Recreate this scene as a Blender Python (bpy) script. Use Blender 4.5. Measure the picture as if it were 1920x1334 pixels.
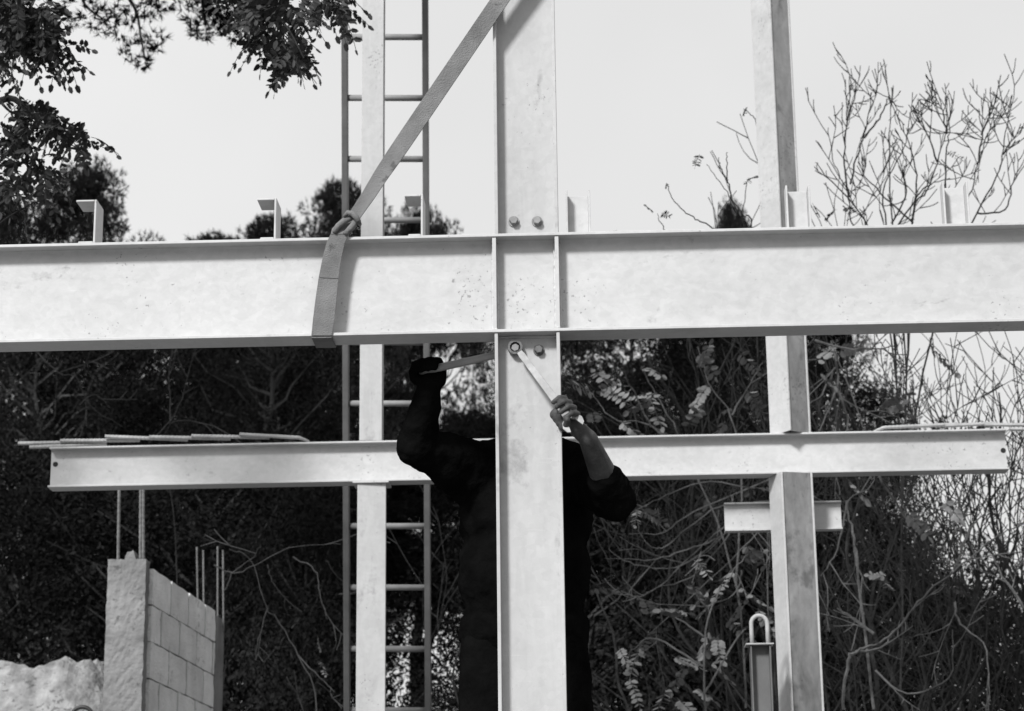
import bpy, math, random
import numpy as np
from mathutils import Vector, Matrix, Quaternion

R = math.radians
for o in list(bpy.data.objects):
    bpy.data.objects.remove(o)
SC = bpy.context.scene
COL = SC.collection

# ------------------------------------------------------------------ camera
FPX, CX, CY = 4000.0, 960.0, 667.0          # focal length and centre, in pixels of the 1920 px photograph
CAM = Vector((0, 0, 1.6))
PITCH, YAW, ROLL = R(15.4), R(1.8), R(0.7)
FWD = Vector((-math.sin(YAW) * math.cos(PITCH), math.cos(YAW) * math.cos(PITCH), math.sin(PITCH)))
R0 = Vector((math.cos(YAW), math.sin(YAW), 0))
U0 = R0.cross(FWD)
RT = R0 * math.cos(ROLL) - U0 * math.sin(ROLL)
UP = U0 * math.cos(ROLL) + R0 * math.sin(ROLL)
cam = bpy.data.cameras.new('camera')
cam.sensor_width = 36.0
cam.lens = FPX / 1920 * 36.0
cam.clip_start, cam.clip_end = 0.1, 2000
cam.dof.use_dof = True
cam.dof.focus_distance = 6.6
cam.dof.aperture_fstop = 7.0
camo = bpy.data.objects.new('camera', cam)
m = Matrix((RT, UP, -FWD)).transposed().to_4x4()
m.translation = CAM
camo.matrix_world = m
COL.objects.link(camo)
SC.camera = camo

# ------------------------------------------------------------------ sky, sun, exposure
SUN_DIR = Vector((0.55, 1.0, -0.86)).normalized()      # the way the light travels
wd = bpy.data.worlds.new('World')
SC.world = wd
wd.use_nodes = True
nt = wd.node_tree
nt.nodes.clear()
out = nt.nodes.new('ShaderNodeOutputWorld')
bg = nt.nodes.new('ShaderNodeBackground')
sky = nt.nodes.new('ShaderNodeTexSky')
sky.sky_type = 'NISHITA'
sky.sun_disc = False
sky.sun_elevation = math.asin(-SUN_DIR.z)
sky.sun_rotation = math.atan2(-SUN_DIR.x, -SUN_DIR.y)
sky.dust_density = 4.0
bw = nt.nodes.new('ShaderNodeRGBToBW')
mixs = nt.nodes.new('ShaderNodeMix')
mixs.data_type = 'FLOAT'
mixs.inputs[0].default_value = 0.72                     # mostly an even overcast veil
veil = nt.nodes.new('ShaderNodeTexNoise')               # soft unevenness of the cloud cover
veil.inputs['Scale'].default_value = 2.2
veil.inputs['Detail'].default_value = 4
vmap = nt.nodes.new('ShaderNodeMapRange')
vmap.inputs[1].default_value, vmap.inputs[2].default_value = .3, .7
vmap.inputs[3].default_value, vmap.inputs[4].default_value = 7.2, 9.0
nt.links.new(veil.outputs[0], vmap.inputs[0])
nt.links.new(vmap.outputs[0], mixs.inputs[3])
nt.links.new(sky.outputs[0], bw.inputs[0])
nt.links.new(bw.outputs[0], mixs.inputs[2])
nt.links.new(mixs.outputs[0], bg.inputs[0])
bg.inputs[1].default_value = 0.1
nt.links.new(bg.outputs[0], out.inputs[0])
sl = bpy.data.lights.new('sun', 'SUN')
sl.energy = 4.0
sl.angle = R(9)
so = bpy.data.objects.new('sun', sl)
so.rotation_euler = SUN_DIR.to_track_quat('-Z', 'Y').to_euler()
so.location = (-4, -6, 12)
COL.objects.link(so)
vs = SC.view_settings
vs.view_transform = 'Standard'
vs.look = 'None'
vs.exposure = 0.3
vs.gamma = 1.0
vs.use_curve_mapping = False
SC.cycles.max_bounces = 8
SC.cycles.diffuse_bounces = 4

# ------------------------------------------------------------------ helpers
def at(px, py, Y):
    """World point on the plane y = Y seen at a pixel of the photograph."""
    d = FWD * FPX + RT * (px - CX) + UP * (CY - py)
    return CAM + d * (Y / d.y)

def lerp(a, b, t): return a + (b - a) * t

class MB:
    """Collects vertices, triangles and quads, then builds one mesh object."""
    def __init__(s): s.v, s.t, s.q, s.n = [], [], [], 0
    def add(s, v, t=None, q=None):
        v = np.asarray(v, dtype=np.float32).reshape(-1, 3)
        if t is not None and len(t): s.t.append(np.asarray(t, dtype=np.int32).reshape(-1, 3) + s.n)
        if q is not None and len(q): s.q.append(np.asarray(q, dtype=np.int32).reshape(-1, 4) + s.n)
        s.v.append(v); s.n += len(v)
        return s
    def mesh(s, name, mats, smooth=False, off=(0, 0, 0)):
        v = (np.concatenate(s.v) if s.v else np.zeros((0, 3), np.float32)) - np.asarray(off, dtype=np.float32)
        t = np.concatenate(s.t) if s.t else np.zeros((0, 3), np.int32)
        q = np.concatenate(s.q) if s.q else np.zeros((0, 4), np.int32)
        me = bpy.data.meshes.new(name)
        me.vertices.add(len(v)); me.vertices.foreach_set('co', v.astype(np.float32).ravel())
        me.loops.add(t.size + q.size)
        me.loops.foreach_set('vertex_index', np.concatenate([t.ravel(), q.ravel()]).astype(np.int32))
        me.polygons.add(len(t) + len(q))
        st = np.concatenate([np.arange(len(t)) * 3, t.size + np.arange(len(q)) * 4]).astype(np.int32)
        me.polygons.foreach_set('loop_start', st)
        me.polygons.foreach_set('use_smooth', np.full(len(st), bool(smooth)))
        me.materials.append(mats)
        me.update(calc_edges=True); me.validate()
        return me
    # --- shapes
    def box(s, lo, hi):
        x0, y0, z0 = lo; x1, y1, z1 = hi
        return s.add([(x0,y0,z0),(x1,y0,z0),(x1,y1,z0),(x0,y1,z0),(x0,y0,z1),(x1,y0,z1),(x1,y1,z1),(x0,y1,z1)],
                     q=[(0,3,2,1),(4,5,6,7),(0,1,5,4),(1,2,6,5),(2,3,7,6),(3,0,4,7)])
    def prism(s, poly, ax, ay, az, h0, h1):
        """Convex polygon in the (ax, ay) plane extruded along az; all are 3-vectors, poly points 2-D."""
        n = len(poly); ax, ay, az = Vector(ax), Vector(ay), Vector(az)
        v = [ax*p[0] + ay*p[1] + az*h for h in (h0, h1) for p in poly]
        q = [(i, (i+1) % n, n+(i+1) % n, n+i) for i in range(n)]
        t = [(0, i+1, i) for i in range(1, n-1)] + [(n, n+i, n+i+1) for i in range(1, n-1)]
        return s.add(v, t, q)
    def tube(s, pts, rad, n=6, cap=True):
        pts = [Vector(p) for p in pts]; k = len(pts)
        if not hasattr(rad, '__len__'): rad = [rad] * k
        v, q, t = [], [], []
        ref = None
        for i, p in enumerate(pts):
            d = (pts[min(i+1, k-1)] - pts[max(i-1, 0)])
            d = d.normalized() if d.length > 1e-9 else Vector((0, 0, 1))
            if ref is None: ref = d.orthogonal().normalized()
            ref = (ref - d * ref.dot(d))
            ref = ref.normalized() if ref.length > 1e-6 else d.orthogonal().normalized()
            b = d.cross(ref)
            for j in range(n):
                a = 2 * math.pi * j / n
                v.append(p + (ref * math.cos(a) + b * math.sin(a)) * rad[i])
        for i in range(k-1):
            for j in range(n):
                a, b = i*n + j, i*n + (j+1) % n
                q.append((a, b, b+n, a+n))
        if cap:
            v += [pts[0], pts[-1]]; c0, c1 = k*n, k*n+1
            for j in range(n):
                t.append((c0, (j+1) % n, j)); t.append((c1, (k-1)*n + j, (k-1)*n + (j+1) % n))
        return s.add(v, t, q)
    def ball(s, c, r, seg=14, ring=9, rot=None):
        c = np.array(c); r = np.array(r if hasattr(r, '__len__') else (r, r, r))
        v = [(0, 0, -1)]
        for i in range(1, ring):
            th = math.pi * i / ring - math.pi/2
            for j in range(seg):
                a = 2*math.pi*j/seg
                v.append((math.cos(th)*math.cos(a), math.cos(th)*math.sin(a), math.sin(th)))
        v.append((0, 0, 1))
        t, q = [], []
        for j in range(seg):
            t.append((0, 1+(j+1) % seg, 1+j))
            b = 1 + (ring-2)*seg
            t.append((len(v)-1, b+j, b+(j+1) % seg))
        for i in range(ring-2):
            for j in range(seg):
                a, b = 1+i*seg+j, 1+i*seg+(j+1) % seg
                q.append((a, b, b+seg, a+seg))
        vv = np.array(v) * r
        if rot is not None: vv = vv @ np.array(rot).T
        return s.add(vv + c, t, q)
    def limb(s, p0, r0, p1, r1, n=14):
        """A tapered limb with round ends."""
        p0, p1 = Vector(p0), Vector(p1); d = (p1 - p0).normalized()
        pts, rr = [], []
        for a in (-80, -55, -28): pts.append(p0 + d*r0*math.sin(R(a))); rr.append(r0*math.cos(R(a)))
        for f in (0, .5, 1): pts.append(p0.lerp(p1, f)); rr.append(lerp(r0, r1, f))
        for a in (28, 55, 80): pts.append(p1 + d*r1*math.sin(R(a))); rr.append(r1*math.cos(R(a)))
        return s.tube(pts, rr, n)

def link(name, me, parent=None, loc=(0, 0, 0)):
    o = bpy.data.objects.new(name, me)
    COL.objects.link(o)
    if parent is not None: o.parent = parent
    o.location = loc
    return o

def tag(o, label=None, cat=None, group=None, kind=None):
    if label: o['label'] = label
    if cat: o['category'] = cat
    if group: o['group'] = group
    if kind: o['kind'] = kind
    return o

def thing(name, loc, label, cat, group=None):
    o = link(name, None, None, loc)
    o.empty_display_size = 0.1
    return tag(o, label, cat, group, 'thing')

def wloc(o):
    p = Vector(o.location)
    while o.parent is not None: o = o.parent; p = p + o.location
    return p

def part(name, mb, mat, parent, smooth=False, bevel=0):
    """A mesh given in world coordinates, made a child of an (unrotated) thing or part."""
    w = wloc(parent)
    o = link(name, mb.mesh(name, mat, smooth, w), parent)
    if bevel: bev(o, bevel)
    return o

def solo(name, mb, mat, origin, smooth=False, bevel=0):
    o = link(name, mb.mesh(name, mat, smooth, origin), None, origin)
    if bevel: bev(o, bevel)
    return o

def bev(o, w):
    b = o.modifiers.new('bevel', 'BEVEL'); b.width = w; b.segments = 2; b.limit_method = 'ANGLE'

# ------------------------------------------------------------------ materials (all greys: a black and white photograph)
def mat(name, lo, hi, scale=3.0, rough=.6, spec=.3, bump=0.0, bscale=80, spots=0.0, spot_scale=30, spot_val=.12,
        stretch=(1, 1, 1), detail=6, metallic=0.0, spot_cut=.68, random_val=0.0, trans=0.0):
    mt = bpy.data.materials.new(name); mt.use_nodes = True
    n = mt.node_tree; L = n.links.new
    bs = n.nodes['Principled BSDF']
    geo = n.nodes.new('ShaderNodeNewGeometry')
    mp = n.nodes.new('ShaderNodeMapping'); mp.inputs['Scale'].default_value = stretch
    L(geo.outputs['Position'], mp.inputs[0])
    nz = n.nodes.new('ShaderNodeTexNoise'); nz.inputs['Scale'].default_value = scale
    nz.inputs['Detail'].default_value = detail; nz.inputs['Roughness'].default_value = .62
    L(mp.outputs[0], nz.inputs['Vector'])
    mr = n.nodes.new('ShaderNodeMapRange')
    mr.inputs[1].default_value, mr.inputs[2].default_value = .3, .7
    mr.inputs[3].default_value, mr.inputs[4].default_value = lo, hi
    L(nz.outputs[0], mr.inputs[0])
    val = mr.outputs[0]
    if spots:
        n2 = n.nodes.new('ShaderNodeTexNoise'); n2.inputs['Scale'].default_value = spot_scale
        n2.inputs['Detail'].default_value = 3
        L(mp.outputs[0], n2.inputs['Vector'])
        n3 = n.nodes.new('ShaderNodeTexNoise'); n3.inputs['Scale'].default_value = spot_scale * .12
        L(geo.outputs['Position'], n3.inputs['Vector'])
        ad = n.nodes.new('ShaderNodeMath'); ad.operation = 'MULTIPLY_ADD'
        ad.inputs[1].default_value = .45; L(n3.outputs[0], ad.inputs[0]); L(n2.outputs[0], ad.inputs[2])
        m2 = n.nodes.new('ShaderNodeMapRange')
        m2.inputs[1].default_value, m2.inputs[2].default_value = spot_cut + .225, spot_cut + .285
        m2.inputs[3].default_value, m2.inputs[4].default_value = 0, spots
        L(ad.outputs[0], m2.inputs[0])
        mx = n.nodes.new('ShaderNodeMix'); mx.data_type = 'FLOAT'
        L(m2.outputs[0], mx.inputs[0]); L(val, mx.inputs[2]); mx.inputs[3].default_value = spot_val
        val = mx.outputs[0]
    if random_val:
        oi = n.nodes.new('ShaderNodeObjectInfo')
        ma = n.nodes.new('ShaderNodeMapRange')
        ma.inputs[3].default_value, ma.inputs[4].default_value = 1 - random_val, 1 + random_val
        L(oi.outputs['Random'], ma.inputs[0])
        mm = n.nodes.new('ShaderNodeMath'); mm.operation = 'MULTIPLY'
        L(val, mm.inputs[0]); L(ma.outputs[0], mm.inputs[1]); val = mm.outputs[0]
    cc = n.nodes.new('ShaderNodeCombineColor')
    for i in range(3): L(val, cc.inputs[i])
    L(cc.outputs[0], bs.inputs['Base Color'])
    bs.inputs['Roughness'].default_value = rough
    bs.inputs['Specular IOR Level'].default_value = spec
    bs.inputs['Metallic'].default_value = metallic
    if bump:
        nb = n.nodes.new('ShaderNodeTexNoise'); nb.inputs['Scale'].default_value = bscale; nb.inputs['Detail'].default_value = 4
        L(mp.outputs[0], nb.inputs['Vector'])
        bp = n.nodes.new('ShaderNodeBump'); bp.inputs['Strength'].default_value = bump; bp.inputs['Distance'].default_value = .01
        L(nb.outputs[0], bp.inputs['Height']); L(bp.outputs[0], bs.inputs['Normal'])
    if trans:
        tr = n.nodes.new('ShaderNodeBsdfTranslucent'); L(cc.outputs[0], tr.inputs[0])
        ms = n.nodes.new('ShaderNodeMixShader'); ms.inputs[0].default_value = trans
        L(bs.outputs[0], ms.inputs[1]); L(tr.outputs[0], ms.inputs[2])
        L(ms.outputs[0], n.nodes['Material Output'].inputs[0])
    return mt

def steel_mat(name, lo, hi, streak=(1, 1, 1), stain=.55, cut=.60, rough=.5):
    """Galvanised steel: cloudy zinc tone, crystal spangle, streaky stains, specks and fine scratches."""
    mt = bpy.data.materials.new(name); mt.use_nodes = True
    n = mt.node_tree; L = n.links.new; bs = n.nodes['Principled BSDF']
    geo = n.nodes.new('ShaderNodeNewGeometry')
    def noise(scale, detail=5, st=(1, 1, 1), rot=(0, 0, 0), dist=0, off=(0, 0, 0)):
        mp = n.nodes.new('ShaderNodeMapping'); mp.inputs['Scale'].default_value = st; mp.inputs['Rotation'].default_value = rot
        mp.inputs['Location'].default_value = off
        L(geo.outputs['Position'], mp.inputs[0])
        z = n.nodes.new('ShaderNodeTexNoise'); z.inputs['Scale'].default_value = scale; z.inputs['Detail'].default_value = detail
        z.inputs['Roughness'].default_value = .6; z.inputs['Distortion'].default_value = dist
        L(mp.outputs[0], z.inputs['Vector']); return z.outputs[0]
    def rng_(x, a, b, c, d):
        m_ = n.nodes.new('ShaderNodeMapRange')
        for i, k in enumerate((a, b, c, d)): m_.inputs[i+1].default_value = k
        L(x, m_.inputs[0]); return m_.outputs[0]
    def op(o_, a, b):
        m_ = n.nodes.new('ShaderNodeMath'); m_.operation = o_
        for i, k in enumerate((a, b)):
            if isinstance(k, (int, float)): m_.inputs[i].default_value = k
            else: L(k, m_.inputs[i])
        return m_.outputs[0]
    base = op('ADD', op('MULTIPLY', noise(2.2, 9, streak), .6), op('MULTIPLY', noise(16, 6, streak, dist=.6), .4))
    val = rng_(base, .32, .68, lo, hi)
    vo = n.nodes.new('ShaderNodeTexVoronoi'); vo.inputs['Scale'].default_value = 55
    L(geo.outputs['Position'], vo.inputs['Vector'])
    sx = n.nodes.new('ShaderNodeSeparateColor'); L(vo.outputs['Color'], sx.inputs[0])
    val = op('MULTIPLY', val, rng_(sx.outputs[0], 0, 1, .965, 1.035))
    st = rng_(op('ADD', op('MULTIPLY', noise(4.5, 8, streak, dist=1.2, off=(3, 1, 7)), .7), op('MULTIPLY', noise(26, 4), .3)), cut, cut+.09, 1.0, 1-stain)
    val = op('MULTIPLY', val, st)
    sp_ = rng_(op('ADD', op('MULTIPLY', noise(75, 2), .62), op('MULTIPLY', noise(3.2, 2, off=(5, 5, 5)), .38)), .64, .68, 1.0, .55)
    val = op('MULTIPLY', val, sp_)
    sc_ = rng_(noise(5, 3, (1, 1, 30), (0, R(38), 0)), .70, .74, 1.0, 1.10)
    val = op('MULTIPLY', val, sc_)
    cc = n.nodes.new('ShaderNodeCombineColor')
    for i in range(3): L(val, cc.inputs[i])
    L(cc.outputs[0], bs.inputs['Base Color'])
    L(rng_(base, .3, .7, rough-.12, rough+.12), bs.inputs['Roughness'])
    bs.inputs['Specular IOR Level'].default_value = .35
    bp = n.nodes.new('ShaderNodeBump'); bp.inputs['Strength'].default_value = .12; bp.inputs['Distance'].default_value = .006
    L(op('ADD', noise(45, 4), noise(7, 2)), bp.inputs['Height']); L(bp.outputs[0], bs.inputs['Normal'])
    return mt

M = {
    'steel': steel_mat('galvanised_steel', .36, .475, (1, 1, 1.6), .5, .615),
    'steel_col': steel_mat('galvanised_steel_column', .32, .43, (1.4, 1.4, .35), .35, .60),
    'mottled': steel_mat('shaded_mottled_galvanised_steel', .08, .27, (1.3, 1.3, .45), .45, .52),  # mottled zinc; base darkened to paint shade on the turned-away column face
    'bolt': mat('bolt_steel', .14, .24, 40, .45, .4, .05, 150),
    'bolt_dark': mat('dark_bolt_steel', .06, .11, 40, .5, .4, .05, 150),
    'spanner': mat('forged_steel', .22, .40, 22, .65, .2, .12, 90, .5, 60, .10),
    'spanner_dark': mat('worn_forged_steel', .06, .14, 40, .42, .4, .1, 120),
    'sling': mat('sling_webbing', .12, .20, 9, .95, .08, .5, 240, .6, 22, .05, spot_cut=.67),
    'seam': mat('sling_seam', .10, .16, 30, .9, .1),
    'rail': mat('ladder_rail', .07, .11, 8, .55, .3, .05, 90),
    'rung': mat('ladder_rung', .17, .26, 10, .55, .3, .05, 90),
    'rebar': mat('rebar_steel', .26, .40, 18, .6, .3, .1, 120),
    'rebar_dark': mat('weathered_rebar', .08, .16, 18, .7, .3, .1, 120),
    'post': mat('painted_post', .09, .13, 6, .5, .35, .05, 70),
    'concrete': mat('concrete', .13, .25, 4, .95, .1, .9, 45, .6, 34, .06, detail=10, spot_cut=.67),
    'block': mat('pale_block', .58, .78, 5, .95, .1, .9, 70, .5, 26, .25, detail=10, spot_cut=.66, random_val=.11),
    'mortar': mat('mortar', .05, .10, 16, .95, .1, .8, 90),
    'earth': mat('pale_earth', .08, .36, 6.5, .95, .1, 1.0, 34, .6, 38, .05, detail=14, spot_cut=.60),
    'ground': mat('dusty_ground', .11, .20, 1.5, .95, .1, .5, 14),
    'litter': mat('leaf_litter', .025, .06, 2.5, .95, .05, .6, 20),
    'bark': mat('bark', .03, .07, 12, .9, .1, .7, 40, stretch=(1, 1, .3)),
    'bark_pale': mat('pale_bark', .03, .11, 9, .9, .1, .8, 60),
    'bark_grey': mat('grey_bark', .010, .032, 12, .9, .08, .8, 60),
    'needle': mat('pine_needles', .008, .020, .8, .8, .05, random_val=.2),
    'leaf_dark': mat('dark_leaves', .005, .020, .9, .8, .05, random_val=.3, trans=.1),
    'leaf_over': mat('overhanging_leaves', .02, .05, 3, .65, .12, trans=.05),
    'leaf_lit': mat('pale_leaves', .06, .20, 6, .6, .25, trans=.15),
    'skin': mat('skin', .03, .06, 24, .55, .2, .3, 120),
    'shirt': mat('black_cloth', .0025, .0055, 10, 1.0, .0, .5, 60),
    'trousers': mat('black_trousers', .0025, .0055, 10, 1.0, .0, .5, 60),
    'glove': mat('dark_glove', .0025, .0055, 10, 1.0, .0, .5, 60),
    'hair': mat('dark_hair', .01, .02, 60, .6, .3, .6, 200),
    'cuff': mat('pale_cuff', .22, .30, 20, .9, .1),
    'plank': mat('timber_plank', .22, .38, 6, .8, .2, .4, 60, stretch=(.2, 2, 2)),
    'hose': mat('black_hose', .012, .02, 10, .5, .4),
}

# ------------------------------------------------------------------ ground and hillside
def hill_h(x, y):
    s = min(max((y - 13.5) / 6.0, 0), 1); s = s*s*(3-2*s)
    t = min(max((y - 24) / 40.0, 0), 1)
    f = 1.0 if x < 2.2 else max(.45, 1.0 - (x-2.2)*.25)
    return (2.5*s + 1.0*t)*f + .10*math.sin(x*1.7+y*.9)*s + .05*math.sin(x*3.1-y*2.3)*s

mb = MB()
xs = np.concatenate([np.linspace(-600, -16, 9), np.linspace(-14, 14, 57), np.linspace(16, 600, 9)])
ys = np.concatenate([np.linspace(-600, -8, 7), np.linspace(-6, 12, 10), np.linspace(12.5, 40, 56), np.linspace(44, 1200, 9)])
v = [(x, y, hill_h(x, y)) for y in ys for x in xs]
nx = len(xs)
q = [(j*nx+i, j*nx+i+1, (j+1)*nx+i+1, (j+1)*nx+i) for j in range(len(ys)-1) for i in range(nx-1)]
gm = MB().add(v, q=q)
me = gm.mesh('ground', M['ground'], True)
me.materials.append(M['litter'])
for p in me.polygons:
    if p.center.y > 14.5: p.material_index = 1
ground = link('ground', me)
tag(ground, 'dusty flat building ground rising to a wooded slope', kind='structure')

mb = MB()
n = 150
bc = at(105, 1262, 14.6)
v, q = [], []
random.seed(5)
for j in range(n):
    for i in range(n):
        x = bc.x + (i/(n-1)-.5)*5.2; y = bc.y + (j/(n-1)-.5)*4.4
        dx, dy = (x-bc.x), (y-bc.y)
        wx = 1.7 if dx < 0 else .80
        e = math.exp(-(dx/wx)**2*.5 - (dy/.95)**2*.5)
        e = min(1, e*1.12)
        from mathutils import noise as mn
        fr = mn.fractal(Vector((x*2.3, y*2.3, 1.7)), .75, 2.1, 6) + .6*abs(mn.noise(Vector((x*7, y*7, 4))))
        z = bc.z*e*(1 + .022*fr) + .018*e*mn.noise(Vector((x*17, y*17, 2)))
        edge = max(abs(i/(n-1)-.5), abs(j/(n-1)-.5))
        z = max(z, hill_h(x, y)+.02) if edge < .47 else hill_h(x, y)-.3
        v.append((x, y, z))
q = [(j*n+i, j*n+i+1, (j+1)*n+i+1, (j+1)*n+i) for j in range(n-1) for i in range(n-1)]
bank = solo('earth_bank', mb.add(v, q=q), M['earth'], (bc.x, bc.y, 0))
tag(bank, 'pale bare earth bank behind the concrete block wall', kind='structure')

# ------------------------------------------------------------------ steel sections
X, Y_, Z = Vector((1, 0, 0)), Vector((0, 1, 0)), Vector((0, 0, 1))

def h_beam_x(t, x0, x1, yc, zb, h, b, tf, tw, mat_, hole_xs=()):
    """Horizontal I-section along x: flanges and web as parts, fillets on the web."""
    part('top_flange', MB().box((x0, yc-b/2, zb+h-tf), (x1, yc+b/2, zb+h)), mat_, t, bevel=.0015)
    part('bottom_flange', MB().box((x0, yc-b/2, zb), (x1, yc+b/2, zb+tf)), mat_, t, bevel=.0015)
    r = min(.014, tw*1.6)
    w = tw/2
    prof = [(-w-r, tf+.0005), (w+r, tf+.0005)]
    poly = []
    z0, z1 = zb+tf+.0005, zb+h-tf-.0005
    pts = []
    for k in range(5):
        a = R(90*k/4); pts.append((w+r-r*math.sin(a), z0+r-r*math.cos(a)))
    for k in range(5):
        a = R(90*k/4); pts.append((w+r-r*math.cos(a), z1-r+r*math.sin(a)))
    full = pts + [(-p[0], p[1]) for p in reversed(pts)]
    nn = len(full)
    vv = [(xx, yc+p[0], p[1]) for xx in (x0, x1) for p in full]
    qq = [(i, (i+1) % nn, nn+(i+1) % nn, nn+i) for i in range(nn)]
    half = nn//2
    for base in (0, nn):
        for i in range(half-1):
            qq.append((base+i, base+i+1, base+nn-2-i, base+nn-1-i))
    part('web', MB().add(vv, q=qq), mat_, t)

def col_section(t, base, h, b, tf, tw, z0, z1, rot, mat_web, mat_fl=None):
    """Vertical I-section; web in the local x-z plane (flanges left and right), turned by rot about z."""
    c, s = math.cos(rot), math.sin(rot)
    ax, ay = Vector((c, s, 0)), Vector((-s, c, 0))
    o = Vector((base[0], base[1], 0))
    def pr(x0, x1, y0, y1):
        mb = MB()
        vv = [o + ax*x + ay*y + Z*z for z in (z0, z1) for (x, y) in ((x0, y0), (x1, y0), (x1, y1), (x0, y1))]
        return mb.add(vv, q=[(0,3,2,1),(4,5,6,7),(0,1,5,4),(1,2,6,5),(2,3,7,6),(3,0,4,7)])
    part('flange', pr(-h/2, -h/2+tf, -b/2, b/2), mat_fl or mat_web, t, bevel=.0015)
    part('flange', pr(h/2-tf, h/2, -b/2, b/2), mat_fl or mat_web, t, bevel=.0015)
    mb = pr(-h/2+tf+.0005, h/2-tf-.0005, -tw/2, tw/2)
    part('web', mb, mat_web, t)

def box_section(t, base, h, b, th, z0, z1, rot, mat_side, mat_front):
    """Box column: side plates, and front and back plates set in between them."""
    c, s = math.cos(rot), math.sin(rot)
    ax, ay = Vector((c, s, 0)), Vector((-s, c, 0))
    o = Vector((base[0], base[1], 0))
    def pr(x0, x1, y0, y1):
        vv = [o + ax*x + ay*y + Z*z for z in (z0, z1) for (x, y) in ((x0, y0), (x1, y0), (x1, y1), (x0, y1))]
        return MB().add(vv, q=[(0,3,2,1),(4,5,6,7),(0,1,5,4),(1,2,6,5),(2,3,7,6),(3,0,4,7)])
    for s_ in (-1, 1):
        a = sorted((s_*h/2, s_*(h/2-th)))
        part('side_plate', pr(a[0], a[1], -b/2, b/2), mat_side, t, bevel=.0015)
    part('front_plate', pr(-h/2+th+.004, h/2-th-.0006, -b/2+.005, -b/2+.013), mat_front, t)
    part('back_plate', pr(-h/2+th+.0006, h/2-th-.0006, b/2-.013, b/2-.005), mat_front, t)

def bolt(t, c, r, mat_, washer=True, depth=.016, tilt=0):
    """Hexagon bolt head facing the camera side (-y)."""
    mb = MB()
    poly = [(math.cos(R(60*k+tilt))*r, math.sin(R(60*k+tilt))*r) for k in range(6)]
    poly2 = [(p[0]*.86, p[1]*.86) for p in poly]
    vv = [Vector((c[0]+p[0], c[1], c[2]+p[1])) for p in poly] + [Vector((c[0]+p[0], c[1]-depth*.8, c[2]+p[1])) for p in poly] + \
         [Vector((c[0]+p[0], c[1]-depth, c[2]+p[1])) for p in poly2]
    qq = [(i, (i+1) % 6, 6+(i+1) % 6, 6+i) for i in range(6)] + [(6+i, 6+(i+1) % 6, 12+(i+1) % 6, 12+i) for i in range(6)]
    tt = [(12, 12+i, 12+i+1) for i in range(1, 5)]
    b = part('bolt_head', MB().add(vv, tt, qq), mat_, t)
    if washer:
        n = 20
        w = MB().prism([(math.cos(2*math.pi*k/n)*r*1.28, math.sin(2*math.pi*k/n)*r*1.28) for k in range(n)], X, Z, Vector((0, -1, 0)), 0, .0035)
        for a in w.v: a += np.array((c[0], c[1]+.0030, c[2]), dtype=np.float32)
        part('washer', w, mat_, b)
    return b

# ---- the main node: beam with stiffeners, column below and column above
YM = 6.32                    # plane of the webs
YF = YM - .055
zt = at(989, 437, YF).z
zb = at(989, 622, YF).z
HB = zt - zb
bx0, bx1 = at(0, 540, YF).x - 1.6, at(1920, 540, YF).x + 1.6
beam = thing('steel_beam', (at(989, 530, YM).x, YM, zb),
             'large pale galvanised steel I-beam crossing the whole picture, wrapped by the sling', 'steel beam')
h_beam_x(beam, bx0, bx1, YM, zb, HB, .11, .0095, .008, M['steel'])
CXL, CXR = at(928, 700, YM-.05).x, at(1051, 700, YM-.05).x
for xc in (at(927, 530, YF).x, at(1045, 530, YF).x):
    part('stiffener', MB().box((xc-.006, YF+.004, zb+.0115), (xc+.006, YM-.0046, zt-.0115)), M['steel'], beam, bevel=.001)
    part('stiffener', MB().box((xc-.006, YM+.0046, zb+.0115), (xc+.006, YM+.051, zt-.0115)), M['steel'], beam, bevel=.001)

def bead(p0, p1, r, seed, parent):
    """Uneven weld bead."""
    rb = random.Random(seed); k = max(6, int((p1-p0).length/.006))
    part('weld_bead', MB().tube([p0.lerp(p1, i/k) + Vector((rb.uniform(-1, 1), rb.uniform(-1, 1), rb.uniform(-1, 1)))*r*.25 for i in range(k+1)], [r*rb.uniform(.75, 1.25) for _ in range(k+1)], 6), M['steel'], parent, True)
for i_, xc in enumerate((at(927, 530, YF).x, at(1045, 530, YF).x)):
    for s_ in (-1, 1):
        bead(Vector((xc+s_*.0075, YM-.0055, zb+.018)), Vector((xc+s_*.0075, YM-.0055, zt-.018)), .0042, i_*2+s_+7, beam)
    bead(Vector((xc-.006, YF+.006, zb+.0115)), Vector((xc+.006, YF+.006, zb+.0115)), .004, 31+i_, beam)
for s_, zz in ((1, zb-.003), (1, zt+.003)):
    bead(Vector((CXL+.006, YM-.0052, zz)), Vector((CXR-.006, YM-.0052, zz)), .0042, int(zz*100), beam)

# channel cleats welded to the top flange
def cleat_side(px0, px1, pytop):
    """Bent channel cleat: upright, lip and foot turned to the left."""
    x1 = at(px1, 440, YF).x; x0 = at(px0, 440, YF).x
    ztop = at(px1, pytop, YF).z
    y0, y1 = YF + .006, YF + .006 + .098
    th = .007
    p = part('purlin_cleat', MB().box((x1-th, y0, zt+.0005), (x1, y1, ztop)), M['steel'], beam, bevel=.002)
    part('lip', MB().box((x0, y0, ztop-th), (x1-th-.0003, y1, ztop-.0005)), M['steel'], p, bevel=.002)
    part('foot', MB().box((x0+.012, y0, zt+.0005), (x1-th-.0003, y1, zt+th)), M['steel'], p, bevel=.002)
cleat_side(139, 178, 373)
cleat_side(480, 517, 370)
cleat_side(758, 793, 363)

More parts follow.
